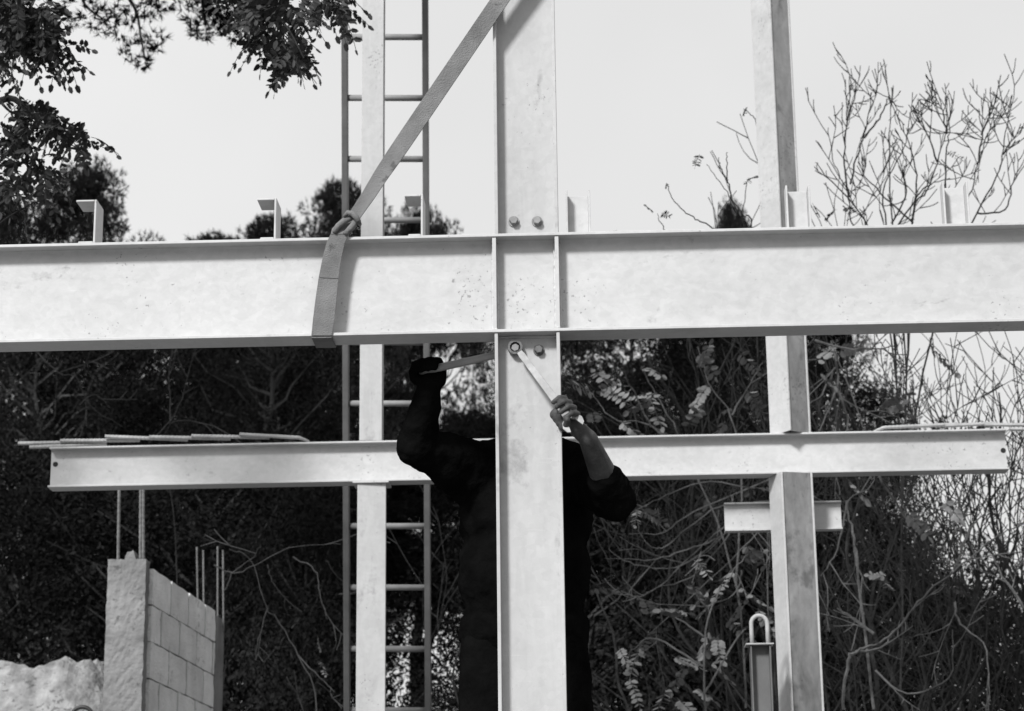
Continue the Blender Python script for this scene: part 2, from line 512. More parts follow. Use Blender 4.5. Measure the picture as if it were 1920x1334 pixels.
def cleat_front(px0, px1, pytop):
    """Upright channel cleat, web to the back, flanges towards the camera."""
    x0, x1 = at(px0, 400, YM).x, at(px1, 400, YM).x
    ztop = at((px0+px1)/2, pytop, YM).z
    th = .006
    p = part('channel_cleat', MB().box((x0+th+.0003, YM+.012, zt+.0005), (x1-th-.0003, YM+.018, ztop)), M['steel'], beam, bevel=.001)
    for xa in (x0, x1-th):
        part('flange', MB().box((xa, YM-.03, zt+.0005), (xa+th, YM+.018, ztop+.006)), M['steel'], p, bevel=.001)
cleat_front(1061, 1107, 366)
cleat_front(1473, 1519, 357)
cleat_front(1767, 1815, 350)

low = thing('steel_column', (lerp(CXL, CXR, .5), YM, 0), 'broad pale steel column standing in front of the man, below the large beam', 'steel column',
            'columns of the main frame')
col_section(low, (lerp(CXL, CXR, .5), YM), CXR-CXL, .10, .0105, .007, 0.0, zb-.0005, 0, M['steel_col'])
part('base_plate', MB().box((CXL-.08, YM-.16, -.02), (CXR+.08, YM+.16, .018)), M['steel_col'], low)
p = at(1010, 655, YM-.02)
bolt(low, (p.x, YM-.0072, p.z), .0135, M['bolt_dark'], tilt=10)
pb = at(966, 652, YM-.02)
bolt(low, (pb.x, YM-.0072, pb.z), .0135, M['bolt'], tilt=20)

UXL, UXR = at(926, 200, YM-.05).x, at(1043, 200, YM-.05).x
UXL, UXR = lerp(CXL, UXL, .8), lerp(CXR, UXR, .8)
upc = thing('steel_column', (lerp(UXL, UXR, .5), YM, zt), 'pale steel column rising from the top of the large beam, two bolts at its foot', 'steel column',
            'columns of the main frame')
col_section(upc, (lerp(UXL, UXR, .5), YM), UXR-UXL, .10, .0105, .007, zt+.0005, zt+3.2, 0, M['steel_col'])
for px in (963, 1007):
    p = at(px, 413, YM-.02)
    bolt(upc, (p.x, YM-.0072, p.z), .0135, M['bolt'], tilt=px)

# ---- rear frame
YB = 9.9
hb2 = .066*2
zb2 = at(989, 897, YB-.05).z
zt2 = at(989, 821, YB-.05).z
rx0, rx1 = at(91, 870, YB-.05).x, at(1890, 840, YB-.05).x
rear = thing('steel_beam', (lerp(rx0, rx1, .5), YB, zb2), 'smaller steel I-beam behind the man, both ends free, rebars lying on it', 'steel beam')
h_beam_x(rear, rx0, rx1, YB, zb2, zt2-zb2, .10, .009, .0065, M['steel'])
for px, py in ((104, 871), (1881, 845)):
    p = at(px, py, YB-.0034)
    n = 14
    w = MB().prism([(math.cos(2*math.pi*k/n)*.0125, math.sin(2*math.pi*k/n)*.0125) for k in range(n)], X, Z, Vector((0, -1, 0)), 0, .0006)
    for a in w.v: a += np.array((p.x, YB-.0036, p.z), dtype=np.float32)
    part('bolt_hole', w, M['hair'], rear)

def rear_col(name, label, pxl, pxr, pyref, z0, z1, rot, b, tf=.009, tw=.007, web='mottled', fl='steel', h=None, group='columns of the rear frame'):
    """Column whose silhouette spans pxl..pxr at the height pyref."""
    a, c = at(pxl, pyref, YB), at(pxr, pyref, YB)
    xm = (a.x+c.x)/2
    t = thing(name, (xm, YB, z0), label, 'steel column', group)
    if web == 'mottled': box_section(t, (xm, YB), h, b, tf, z0, z1, rot, M[fl], M[web])
    else: col_section(t, (xm, YB), h, b, tf, tw, z0, z1, rot, M[web], M[fl])
    return t
lc = rear_col('steel_column', 'pale steel column under the rear beam in front of the ladder', 667, 727, 1000, 0, zb2-.0005, R(-86), .134, web='steel_col', fl='steel_col', h=.11)
part('cap_plate', MB().box((lc.location.x-.085, YB-.07, zb2-.0105), (lc.location.x+.085, YB+.07, zb2-.0006)), M['steel'], lc)
uc = rear_col('steel_column', 'slim pale steel column above the rear beam in front of the ladder', 678, 721, 300, zt2+.0005, zt2+3.6, R(-89), .107, web='steel_col', fl='steel_col', h=.10)
rc = rear_col('steel_column', 'mottled steel column under the rear beam beside the arched post', 1443, 1531, 1000, 0, zb2-.0005, R(17), .158, h=.158, fl='steel')
# the stub welded through that column
sx0, sx1 = at(1358, 965, YB+.12).x, at(1577, 965, YB+.12).x
sz0, sz1 = at(1400, 995, YB+.09).z, at(1400, 942, YB+.09).z
stub = part('stub_web', MB().box((sx0, YB+.117, sz0+.007), (sx1, YB+.123, sz1-.007)), M['steel'], rc)
part('stub_flange', MB().box((sx0, YB+.09, sz1-.0066), (sx1, YB+.15, sz1)), M['steel'], stub)
part('stub_flange', MB().box((sx0, YB+.09, sz0), (sx1, YB+.15, sz0+.0066)), M['steel'], stub)
ruc = rear_col('steel_column', 'tall mottled steel column above the rear beam near the bare branches', 1424, 1501, 400, zt2+.0005, zt2+3.6, R(34), .150, h=.128, fl='steel')

# ---- rebars lying on the rear beam
def ribbed(p0, p1, r, n=7, step=.009, hook=0):
    p0, p1 = Vector(p0), Vector(p1)
    k = max(4, int((p1-p0).length/step))
    pts = [p0.lerp(p1, i/k) for i in range(k+1)]
    rr = [r*(1.0 if i % 2 else 1.16) for i in range(k+1)]
    if hook:
        for i in range(6):
            f = (5-i)/5
            j = k - i if hook > 0 else i
            pts[j] = pts[j] + Vector((0, .004*(f*4)**1.3, -.010*f))
            rr[j] *= (1 - .45*f)
    return MB().tube(pts, rr, n)
left_rods = [(34, 832, 190, 829), (113, 827, 262, 826), (197, 819, 352, 825), (280, 820, 432, 823), (359, 818, 505, 821), (449, 815, 578, 822)]
rlab = ['ribbed rebar jutting farthest over the beam end above the block wall', 'second ribbed rebar from the free beam end above the block wall',
        'third ribbed rebar from the beam end above the block wall', 'fourth ribbed rebar from the beam end above the block wall',
        'fifth ribbed rebar from the beam end above the block wall', 'ribbed rebar with rounded tip, nearest the ladder on the rear beam']
for i, (a, b, c, d) in enumerate(left_rods):
    yy = YB - .012 - i*.006
    p0, p1 = at(a, b, yy), at(c, d, yy + .03)
    o = solo('rebar_rod', ribbed(p0, p1, .0088, hook=(1 if i == 5 else 0)), M['rebar'], p0)
    tag(o, rlab[i], 'rebar', 'rebars lying on the rear beam')
p0, p1 = at(55, 839, YB-.03), at(200, 833, YB+.02)
o = solo('rebar_rod', ribbed(p0, p1, .0085), M['rebar'], p0)
tag(o, 'short ribbed rebar poking out just below the others at the beam end', 'rebar', 'rebars lying on the rear beam')
rr_ = [(1640, 803, 1790, 796, 'ribbed rebar with tapered tip on the beam near the bare branches', -1), (1772, 799, 1868, 794, 'middle ribbed rebar on the beam end near the bare branches', 0),
       (1846, 797, 1990, 797, 'ribbed rebar reaching out past the beam end near the bare branches', 0), (1893, 805, 2000, 805, 'lower ribbed rebar tip sticking out past the beam end by the bolt hole', 0)]
for i, (a, b, c, d, lab, hk) in enumerate(rr_):
    p0, p1 = at(a, b, YB-.018-i*.006), at(c, d, YB-.012-i*.006)
    tag(solo('rebar_rod', ribbed(p0, p1, .0085, hook=hk), M['rebar'], p0), lab, 'rebar', 'rebars lying on the rear beam')

# ---- arched post beside the mottled column
YP = 9.65
px0, px1 = at(1408, 1270, YP).x, at(1446, 1270, YP).x
pz = at(1422, 1209, YP).z
post = thing('anchor_post', ((px0+px1)/2, YP, 0), 'grey steel post topped by an arched bar beside the mottled column', 'post')
col_section(post, ((px0+px1)/2, YP), px1-px0, .09, .006, .006, 0, pz-.007, 0, M['post'])
part('cap_plate', MB().box((at(1397, 1207, YP).x, YP-.055, pz-.0065), (at(1449, 1207, YP).x, YP+.055, pz)), M['rebar'], post, bevel=.001)
ua, ub = at(1410, 1207, YP), at(1440, 1207, YP)
uw = (ub.x-ua.x)/2; ut = at(1425, 1153, YP).z
pts = [(ua.x, YP, pz-.002), (ua.x, YP, (pz+ut)/2)] + \
      [((ua.x+ub.x)/2 - uw*math.cos(R(a)), YP, ut-uw-.004 + uw*math.sin(R(a))) for a in range(0, 181, 15)] + \
      [(ub.x, YP, (pz+ut)/2), (ub.x, YP, pz-.002)]
part('arched_bar', MB().tube(pts, .0095, 10), M['rebar'], post, True)

# ---- ladder leaning towards the frame
lad_t, lad_b = (at(646, -60, 10.32), at(651, 1400, 11.35))
lad_tr, lad_br = (at(797, -60, 10.32), at(803, 1400, 11.35))
ax = (lad_b - lad_t).normalized()
ext = (lad_b.z - .0)/(-ax.z)
footl = lad_b + ax*ext
axr = (lad_br - lad_tr).normalized()
footr = lad_br + axr*((lad_br.z)/(-axr.z))
ladder = thing('ladder', (footl+footr)/2, 'tall metal ladder with round rungs leaning behind the rear beam', 'ladder')
nrm = (footr-footl).cross(lad_t-footl).normalized()
def bar(p0, p1, w, d, side, nn):
    vv = [p + side*(sx*w/2) + nn*(sy*d/2) for p in (p0, p1) for sx, sy in ((-1, -1), (1, -1), (1, 1), (-1, 1))]
    return MB().add(vv, q=[(0,3,2,1),(4,5,6,7),(0,1,5,4),(1,2,6,5),(2,3,7,6),(3,0,4,7)])
topl, topr = lad_t - ax*.9, lad_tr - axr*.9
side = (footr-footl).normalized()
part('rail', bar(footl, topl, .031, .062, side, nrm), M['rail'], ladder, bevel=.003)
part('rail', bar(footr, topr, .031, .062, side, nrm), M['rail'], ladder, bevel=.003)
def py_of(p):
    d = p - CAM; return CY - FPX*d.dot(UP)/d.dot(FWD)
def find(a, b, py):
    lo, hi = 0., 1.
    for _ in range(40):
        mid = (lo+hi)/2
        if py_of(a.lerp(b, mid)) < py: lo = mid
        else: hi = mid
    return lo
t70, t1217 = find(lad_t, lad_b, 70), find(lad_t, lad_b, 1217)
dt = (t1217-t70)/10
k0 = t70 - 9*dt
Lvec, Rvec = lad_b-lad_t, lad_br-lad_tr
k = -4
while True:
    tt = t70 + k*dt
    a, b = lad_t + Lvec*tt, lad_tr + Rvec*tt
    if a.z < .15: break
    part('rung', MB().tube([a + side*.014, b - side*.014], .0165, 10), M['rung'], ladder, True)
    k += 1

# ---- block wall with pier and starter bars
wa = R(-3.2)                                             # the wall runs almost straight away from the camera
wd_ = Vector((math.sin(-wa), math.cos(wa), 0)); wn = Vector((math.cos(wa), -math.sin(-wa), 0))
YW = 11.45
pc0 = at(200, 1120, YW); pc1 = at(272, 1120, YW)
wz = at(240, 1049, YW).z
wall = thing('block_wall', ((pc0.x+pc1.x)/2, YW, 0), 'unfinished concrete block wall with a pier and rusty starter bars', 'wall')
random.seed(3)
# pier: rough cast concrete with a raised lump on top
def rough_box(lo, hi, nx_, nz_, amp, seed):
    rnd = random.Random(seed); mb = MB(); ny_ = 3
    idx = {}; vv = []
    def vid(i, j, k):
        if (i, j, k) not in idx:
            x, y, z = (lerp(lo[0], hi[0], i/nx_), lerp(lo[1], hi[1], j/ny_), lerp(lo[2], hi[2], k/nz_))
            idx[(i, j, k)] = len(vv); vv.append((x+rnd.uniform(-amp, amp), y+rnd.uniform(-amp, amp), z+rnd.uniform(-amp, amp)*(1 if k in (0, nz_) else .3)))
        return idx[(i, j, k)]
    qq = []
    for i in range(nx_):
        for k in range(nz_):
            for j in (0, ny_):
                a = [vid(i, j, k), vid(i+1, j, k), vid(i+1, j, k+1), vid(i, j, k+1)]; qq.append(a if j == 0 else a[::-1])
    for j in range(ny_):
        for k in range(nz_):
            for i in (0, nx_):
                a = [vid(i, j, k), vid(i, j+1, k), vid(i, j+1, k+1), vid(i, j, k+1)]; qq.append(a[::-1] if i == 0 else a)
    for i in range(nx_):
        for j in range(ny_):
            for k in (0, nz_):
                a = [vid(i, j, k), vid(i+1, j, k), vid(i+1, j+1, k), vid(i, j+1, k)]; qq.append(a[::-1] if k == 0 else a)
    return mb.add(vv, q=qq)
pier = part('pier', rough_box((pc0.x, YW, 0), (pc1.x, YW+.10, wz), 9, 130, .0028, 4), M['concrete'], wall)
lump = [(at(231, 1062, YW).x, 0), (at(254, 1062, YW).x, 0), (at(251, 1040, YW).x, .042), (at(249, 1032, YW).x, .062), (at(245, 1036, YW).x, .055), (at(238, 1036, YW).x, .052), (at(234, 1046, YW).x, .03)]
mb = MB().prism([(p[0], wz-.01+p[1]) for p in lump], X, Z, Y_, YW+.012, YW+.12)
part('concrete_lump', mb, M['concrete'], pier)
# blocks: courses of 0.2 m, running away behind the pier's right side
bl, bh, joint = .395, .193, .008
w0 = Vector((pc1.x + .012, YW + .03, 0))
top_course_z = at(283, 1063, YW+.03).z
length = 1.62
thick = .19
mort = MB()
def wpt(u, n_, z): return w0 + wd_*u - wn*n_ + Z*z
mm = MB()
vv = [wpt(u, n_, z) for z in (0, top_course_z-.0015) for (u, n_) in ((.1, .009), (length, .009), (length, thick-.009), (.1, thick-.009))]
mm.add(vv, q=[(0,3,2,1),(4,5,6,7),(0,1,5,4),(1,2,6,5),(2,3,7,6),(3,0,4,7)])
part('mortar', mm, M['mortar'], wall)
bmesh_cache = {}
course = 0
zc = top_course_z
rotq = Matrix((wn, wd_, Z)).transposed()
while zc > .05:
    z0 = max(0, zc-bh)
    u = .085
    first = True
    while u < length - .03:
        L_ = (bl*.5 if (first and course % 2) else bl)
        first = False
        L_ = min(L_, length-u)
        key = (round(L_, 2), round(zc-z0, 2))
        if key not in bmesh_cache:
            bm_ = rough_box((-thick, 0, 0), (0, L_, zc-z0), 4, 4, .0028, len(bmesh_cache)+9).mesh('block', M['block'])
            bmesh_cache[key] = bm_
        o = link('block', bmesh_cache[key], wall)
        p = wpt(u, random.uniform(-.002, .002), z0) - wloc(wall)
        o.matrix_local = Matrix.Translation(p) @ rotq.to_4x4()
        u += L_ + .028
    zc -= bh + joint
    course += 1
ez = top_course_z - .03
vv = [wpt(u, n_, z) for z in (0, ez) for (u, n_) in ((length+.003, -.012), (length+.2, -.012), (length+.2, thick+.01), (length+.003, thick+.01))]
part('end_pier', MB().add(vv, q=[(0,3,2,1),(4,5,6,7),(0,1,5,4),(1,2,6,5),(2,3,7,6),(3,0,4,7)]), M['concrete'], wall, bevel=.006)
for (xa, ya, xb, yb, yy) in ((221, 1075, 224, 880, YW+.06), (263, 1075, 264, 880, YW+.06), (269, 1075, 268, 880, YW+.13)):
    part('starter_bar', ribbed(at(xa, ya, yy), at(xb, yb, yy), .0085, 6, .014), M['rebar_dark'], wall)
for (xa, ya, xb, yb) in ((371, 1150, 369, 1026), (382, 1160, 381, 1032), (408, 1172, 408, 1025), (419, 1185, 418, 1032)):
    yy = YW + length + .1
    part('starter_bar', ribbed(at(xa, ya, yy), at(xb, yb, yy), .0055, 6, .014), M['rebar_dark'], wall)

# ------------------------------------------------------------------ lifting sling
sling = thing('lifting_sling', at(605, 600, YF), 'grey webbing lifting sling choked round the large beam, running up past the column', 'sling')
def ribbon(path, th=.004):
    """path: list of (centre, half-width vector, thickness normal)."""
    vv, qq = [], []
    for c, w, nrm_ in path:
        for sgn, k in ((-1, 0), (1, 0), (1, 1), (-1, 1)):
            vv.append(c + w*sgn + nrm_*(th if k else 0))
    for i in range(len(path)-1):
        for j in range(4):
            a, b = i*4+j, i*4+(j+1) % 4
            qq.append((a, b, b+4, a+4))
    n = (len(path)-1)*4
    qq += [(3, 2, 1, 0), (n, n+1, n+2, n+3)]
    return MB().add(vv, q=qq)
FRONT = Vector((0, -1, 0))
ys_ = YF - .003
# front leg across the web, from the bottom flange edge to the top flange edge
fl = []
rows = [(630, 584, 622), (600, 587, 627), (560, 592, 631), (520, 598, 635), (480, 606, 641), (455, 613, 647), (440, 620, 654)]
for py, xa, xb in rows:
    a, b = at(xa, py, ys_), at(xb, py, ys_)
    fl.append(((a+b)/2, (b-a)/2, FRONT))
part('strap', ribbon(fl), M['sling'], sling)
sa, sb = at(599, 519, ys_-.0048), at(635, 521, ys_-.0048)
part('seam', ribbon([((sa+sb)/2+Z*.003, (sb-sa)/2, FRONT), ((sa+sb)/2-Z*.003, (sb-sa)/2, FRONT)], .0012), M['seam'], sling)
# under the bottom flange and up the back
und = []
for k in range(5):
    f = k/4
    c = at(603, 634, ys_); c = Vector((c.x, lerp(YF-.003, YM+.058, f), zb-.003))
    und.append((c, Vector((.031, 0, 0)), Vector((0, 0, -1))))
part('strap', ribbon(und), M['sling'], sling)
bk = []
for k in range(4):
    bk.append((Vector((und[0][0].x + .02*k, YM+.058, lerp(zb-.003, zt+.005, k/3))), Vector((.031, 0, 0)), Y_))
part('strap', ribbon(bk), M['sling'], sling)
# over the flange: the strap gathers into the choked eye
g = []
top_pts = [(620, 654, 440, 0), (622, 660, 430, .012), (634, 668, 418, .02), (646, 672, 408, .02), (652, 676, 400, .015)]
for xa, xb, py, dy in top_pts:
    a, b = at(xa, py, ys_+dy), at(xb, py, ys_+dy)
    g.append(((a+b)/2, (b-a)/2*.96, FRONT))
part('strap', ribbon(g, .006), M['sling'], sling)
# rolled edges of the eye and the loop round the standing part
for pts_ in (([(627, 437), (634, 424), (645, 415), (656, 410), (664, 404)], .011), ([(646, 440), (656, 430), (664, 421), (668, 413), (668, 404)], .011)):
    part('eye_fold', MB().tube([at(a, b, ys_-.006) for a, b in pts_[0]], [.008, .0105, .011, .010, .007], 8), M['sling'], sling, True)
loop = [at(645, 407, ys_-.012), at(652, 399, ys_-.02), at(661, 401, ys_-.026), at(668, 408, ys_-.026), at(672, 416, ys_-.018), at(675, 422, ys_-.004)]
part('choke_loop', MB().tube(loop, [.006, .008, .009, .009, .008, .006], 8), M['sling'], sling, True)
# standing part up to the hook, out of the picture
st = []
for f in np.linspace(0, 1, 14):
    cx_, cy_ = lerp(664, 990, f), lerp(404, -76, f)
    if f < .12: cx_ += 2
    hw = lerp(11, 15.5, min(1, f*4))
    dx_, dy_ = 326., -480.
    L_ = math.hypot(dx_, dy_); nx_, ny_ = -dy_/L_, dx_/L_
    yy = lerp(ys_-.012, ys_-.016, f)
    a, b = at(cx_-nx_*hw, cy_-ny_*hw, yy+.004*math.sin(f*9)), at(cx_+nx_*hw, cy_+ny_*hw, yy-.004*math.sin(f*7))
    st.append(((a+b)/2, (b-a)/2, FRONT))
d_up = (st[-1][0]-st[-2][0])
for k in range(1, 14): st.append((st[13][0]+d_up*k, st[13][1], FRONT))
part('strap', ribbon(st, .006), M['sling'], sling)

# ------------------------------------------------------------------ spanners
sp = thing('combination_spanner', pb, 'bright steel combination spanner on the bolt, held in front of the column', 'spanner')
def ring(c, ro, ri, h, n=24):
    mb = MB(); vv = []; qq = []
    for k in range(n):
        a = 2*math.pi*k/n
        rin = ri*(1.0 if k % 2 else .93)
        for (r_, y) in ((ro, 0), (ro*.97, -h), (rin, -h), (rin, 0)):
            vv.append((c[0]+math.cos(a)*r_, c[1]+y, c[2]+math.sin(a)*r_))
    for k in range(n):
        for j in range(4):
            a, b = k*4+j, k*4+(j+1) % 4
            c_, d = ((k+1) % n)*4+(j+1) % 4, ((k+1) % n)*4+j
            qq.append((a, b, c_, d))
    return mb.add(vv, q=qq)
rc_ = Vector((pb.x, YM-.0115, pb.z))
part('ring_end', ring(rc_, .0235, .0165, .017), M['spanner_dark'], sp)
s0 = at(974, 661, YM-.034); s1 = at(1066, 784, YM-.105)
def flatbar(pts, hws, th):
    path = []
    d = (pts[-1]-pts[0]).normalized()
    wv = d.cross(Vector((0, -1, 0))).normalized()
    for p_, hw in zip(pts, hws): path.append((p_, wv*hw, FRONT))
    return ribbon(path, th)
fs = [0, .06, .15, .5, .8, .93, 1]
part('shaft', flatbar([s0.lerp(s1, f) for f in fs], [.0085, .0105, .0105, .0115, .0125, .013, .013], .009), M['spanner'], sp, bevel=.002)
# open jaw
dj = (s1-s0).normalized(); wj = dj.cross(Vector((0, -1, 0))).normalized()
def jaw(sgn):
    prof = [(-.004, .006), (.006, .026), (.022, .034), (.040, .030), (.046, .021), (.030, .0165), (.016, .0135), (.008, .004)]
    mb = MB(); nn = len(prof)
    vv = [s1 + dj*p[0] + wj*(sgn*p[1]) + FRONT*h for h in (-.001, .011) for p in prof]
    qq = [(i, (i+1) % nn, nn+(i+1) % nn, nn+i) for i in range(nn)]
    # strip between outer and inner edges
    for base in (0, nn):
        for i in range(3): qq.append((base+i, base+i+1, base+nn-2-i, base+nn-1-i))
    return mb.add(vv, q=qq)
je = part('open_jaw', jaw(1), M['spanner'], sp)
part('jaw_tip', jaw(-1), M['spanner'], je)
# second spanner behind the column
q0, q1 = at(786, 698, 6.47), at(962, 659, YM+.03)
sp2 = thing('ring_spanner', q1, 'long plain spanner reaching behind the column, held in the raised fist', 'spanner')
part('shaft', MB().tube([q0, q0.lerp(q1, .08), q0.lerp(q1, .5), q1], [.011, .0125, .0125, .011], 10), M['rung'], sp2, True)
part('ring_end', ring((q1.x, YM+.024, q1.z), .0235, .0165, .014), M['spanner_dark'], sp2)
for px in (966, 1010):
    p = at(px, 653, YM+.0036)
    nb = bolt(low, (p.x, YM+.0175, p.z), .0135, M['bolt_dark'], washer=False, depth=.0138)
    nb.name = 'bolt_nut'

# ------------------------------------------------------------------ the man
def remeshed(name, mb, mat_, parent, voxel, smooth_it=4, disp=None):
    me = mb.mesh(name, mat_)
    o = bpy.data.objects.new(name, me); COL.objects.link(o)
    r = o.modifiers.new('r', 'REMESH'); r.mode = 'VOXEL'; r.voxel_size = voxel; r.use_smooth_shade = True
    s = o.modifiers.new('s', 'SMOOTH'); s.iterations = smooth_it; s.factor = .5
    if disp:
        tx = bpy.data.textures.new(name + '_folds', 'CLOUDS'); tx.noise_scale = disp[1]
        d = o.modifiers.new('d', 'DISPLACE'); d.texture = tx; d.strength = disp[0]; d.mid_level = .5; d.texture_coords = 'LOCAL'
    dg = bpy.context.evaluated_depsgraph_get()
    me2 = bpy.data.meshes.new_from_object(o.evaluated_get(dg))
    bpy.data.objects.remove(o)
    me2.name = name
    w = wloc(parent) if parent is not None else Vector((0, 0, 0))
    me2.transform(Matrix.Translation(-w))
    me2.polygons.foreach_set('use_smooth', np.ones(len(me2.polygons), dtype=bool))
    me2.materials.clear(); me2.materials.append(mat_)
    return link(name, me2, parent)

YT = 6.80
sh_c = at(985, 872, YT)                        # between the shoulders
hip = at(982, 1195, YT+.03)
xm = sh_c.x
feet_z = hip.z - .90
shl = at(898, 880, YT-.06); shr = at(1092, 884, YT-.06)           # picture-left and picture-right shoulder joints
ell = at(781, 838, 6.58); wrl = at(806, 722, 6.47); hal = at(800, 690, 6.45)
elr = at(1152, 938, 6.47); wrr = at(1102, 822, 6.27); har = at(1082, 782, 6.225)
man = thing('person', (xm, YT, feet_z), 'man in dark clothes behind the column, both arms raised, turning a bolt with spanners', 'person')
bd = MB()
head_c = Vector((xm+.005, YT-.10, sh_c.z+.27))
hips_l, hips_r = Vector((hip.x-.09, hip.y, hip.z-.02)), Vector((hip.x+.09, hip.y, hip.z-.02))
kn_l, kn_r = Vector((hip.x-.125, hip.y-.03, feet_z+.48)), Vector((hip.x+.135, hip.y-.01, feet_z+.48))
an_l, an_r = Vector((hip.x-.14, hip.y+.03, feet_z+.09)), Vector((hip.x+.15, hip.y+.03, feet_z+.09))
def torso(mb, g):
    mb.ball((hip.x, hip.y, hip.z), (.165+g, .115+g, .12+g))
    mb.ball((lerp(hip.x, xm, .4), lerp(hip.y, YT, .4)-.005, lerp(hip.z, sh_c.z, .38)), (.150+g, .105+g, .16+g))
    mb.ball((xm, YT, lerp(hip.z, sh_c.z, .72)), (.178+g, .118+g, .19+g))
    mb.ball((xm, YT, sh_c.z-.09), (.175+g, .105+g, .12+g))
    mb.limb((xm-.06, YT, sh_c.z+.005), .072+g, shl, .062+g)
    mb.limb((xm+.06, YT, sh_c.z+.005), .072+g, shr, .062+g)
torso(bd, 0)
bd.limb((xm, YT, sh_c.z+.02), .062, (xm, YT-.05, sh_c.z+.16), .056)
# head, tilted back a little towards the bolt
tilt = Matrix.Rotation(R(-16), 3, 'X')
def hp(x, y, z): return head_c + tilt @ Vector((x, y, z))
bd.ball(hp(0, .012, .03), (.077, .095, .09), rot=tilt)
bd.ball(hp(0, -.02, -.03), (.062, .075, .085), rot=tilt)
bd.ball(hp(0, -.055, -.085), (.036, .034, .030), rot=tilt)
bd.limb(hp(0, -.092, .02), .011, hp(0, -.113, -.022), .015)
for s_ in (-1, 1):
    bd.ball(hp(s_*.014, -.100, -.026), .011)
    bd.ball(hp(s_*.078, .012, -.002), (.012, .022, .034), rot=tilt)
    bd.limb(hp(s_*.012, -.088, .036), .010, hp(s_*.052, -.075, .036), .009)
    bd.ball(hp(s_*.045, -.070, -.02), (.022, .022, .02))
bd.limb(hp(-.024, -.088, -.056), .008, hp(.024, -.088, -.056), .008)
bd.limb(hp(-.02, -.086, -.068), .008, hp(.02, -.086, -.068), .008)
# arms
bd.limb(shl, .056, ell, .044); bd.limb(ell, .045, wrl, .029)
bd.limb(shr, .056, elr, .044); bd.limb(elr, .045, elr.lerp(wrr, .35), .044); bd.limb(elr.lerp(wrr, .35), .044, wrr, .029)
# legs
for h_, k_, a_ in ((hips_l, kn_l, an_l), (hips_r, kn_r, an_r)):
    bd.limb(h_, .088, k_, .056); bd.limb(k_, .056, k_.lerp(a_, .3)+Vector((0, .015, 0)), .056); bd.limb(k_.lerp(a_, .3)+Vector((0, .015, 0)), .056, a_, .038)
    bd.limb(a_+Vector((0, .03, -.045)), .042, a_+Vector((0, -.14, -.055)), .034)
# picture-right hand, fist round the spanner shaft: fingers wrap over the front
def hand(mb, wr, c, axis, palm_dir, grow=0.0, rad=.0088):
    """axis: along the gripped shaft; palm_dir: from the palm towards the shaft; the fingers curl over it."""
    axis = axis.normalized(); pd = (palm_dir - axis*palm_dir.dot(axis)).normalized()
    ud = axis.cross(pd)                      # across
    fw = (c - wr).normalized()
    if ud.dot(fw) < 0: ud = -ud
    pc = c - pd*.030 - ud*.012
    mb.limb(wr, .027+grow, pc, .026+grow)
    for k, w in enumerate((-.033, -.011, .011, .031)):
        L_ = (.92, 1.04, 1.0, .84)[k]
        base = pc + axis*w + ud*.022
        mb.limb(pc + axis*w*.8 - ud*.02, .016+grow, base, .0135+grow)
        k1 = c + axis*(w*1.06) + ud*(.030*L_) - pd*.006
        k2 = c + axis*(w*1.06) + ud*(.020*L_) + pd*.024*L_
        k3 = c + axis*(w*1.04) - ud*.006 + pd*.027*L_
        mb.limb(base, .0108+grow, k1, .0098+grow); mb.limb(k1, .0100+grow, k2, .0088+grow); mb.limb(k2, .0088+grow, k3, .0078+grow)
    th0 = pc - axis*.026 - ud*.014
    th1 = c - axis*.046 - ud*.020 + pd*.004
    th2 = c - axis*.044 - ud*.004 + pd*.024
    mb.limb(pc, .018+grow, th0, .016+grow); mb.limb(th0, .0145+grow, th1, .0125+grow); mb.limb(th1, .012+grow, th2, .0095+grow)
shaft_c = s0.lerp(s1, .90) + FRONT*.004
hand(bd, wrr, shaft_c, (s0-s1), Vector((-.25, -1, -.1)))
gl_c = q0.lerp(q1, .10)
hand(bd, wrl, gl_c, (q1-q0), Vector((.1, -1, .15)))
body = remeshed('body', bd, M['skin'], man, .0036, 3)
# shirt
sh = MB()
torso(sh, .022)
sh.ball((xm, YT, lerp(hip.z, sh_c.z, .70)), (.222, .155, .22)); sh.ball((lerp(hip.x, xm, .4), YT, lerp(hip.z, sh_c.z, .36)), (.218, .160, .24)); sh.ball((hip.x, hip.y, hip.z+.02), (.215, .158, .15))
sh.limb(shl, .088, shl.lerp(ell, .55), .080); sh.limb(shl.lerp(ell, .55), .080, ell, .066); sh.limb(ell, .066, ell.lerp(wrl, .35), .058); sh.limb(ell.lerp(wrl, .35), .058, ell.lerp(wrl, .86), .043)  # picture-left sleeve runs to the wrist, standing in for a bare forearm in shade
sh.limb(shl + Vector((-.02, 0, -.05)), .080, shl.lerp(ell, .6) + Vector((0, 0, -.022)), .066)
sh.limb(shr, .086, shr.lerp(elr, .6), .078); sh.limb(shr.lerp(elr, .6), .078, elr, .068); sh.limb(elr, .068, elr.lerp(wrr, .30), .062)
sh.limb((xm-.07, YT+.01, sh_c.z+.035), .060, (xm+.07, YT+.01, sh_c.z+.035), .060)
shirt = remeshed('shirt', sh, M['shirt'], man, .009, 3, (.022, .055))
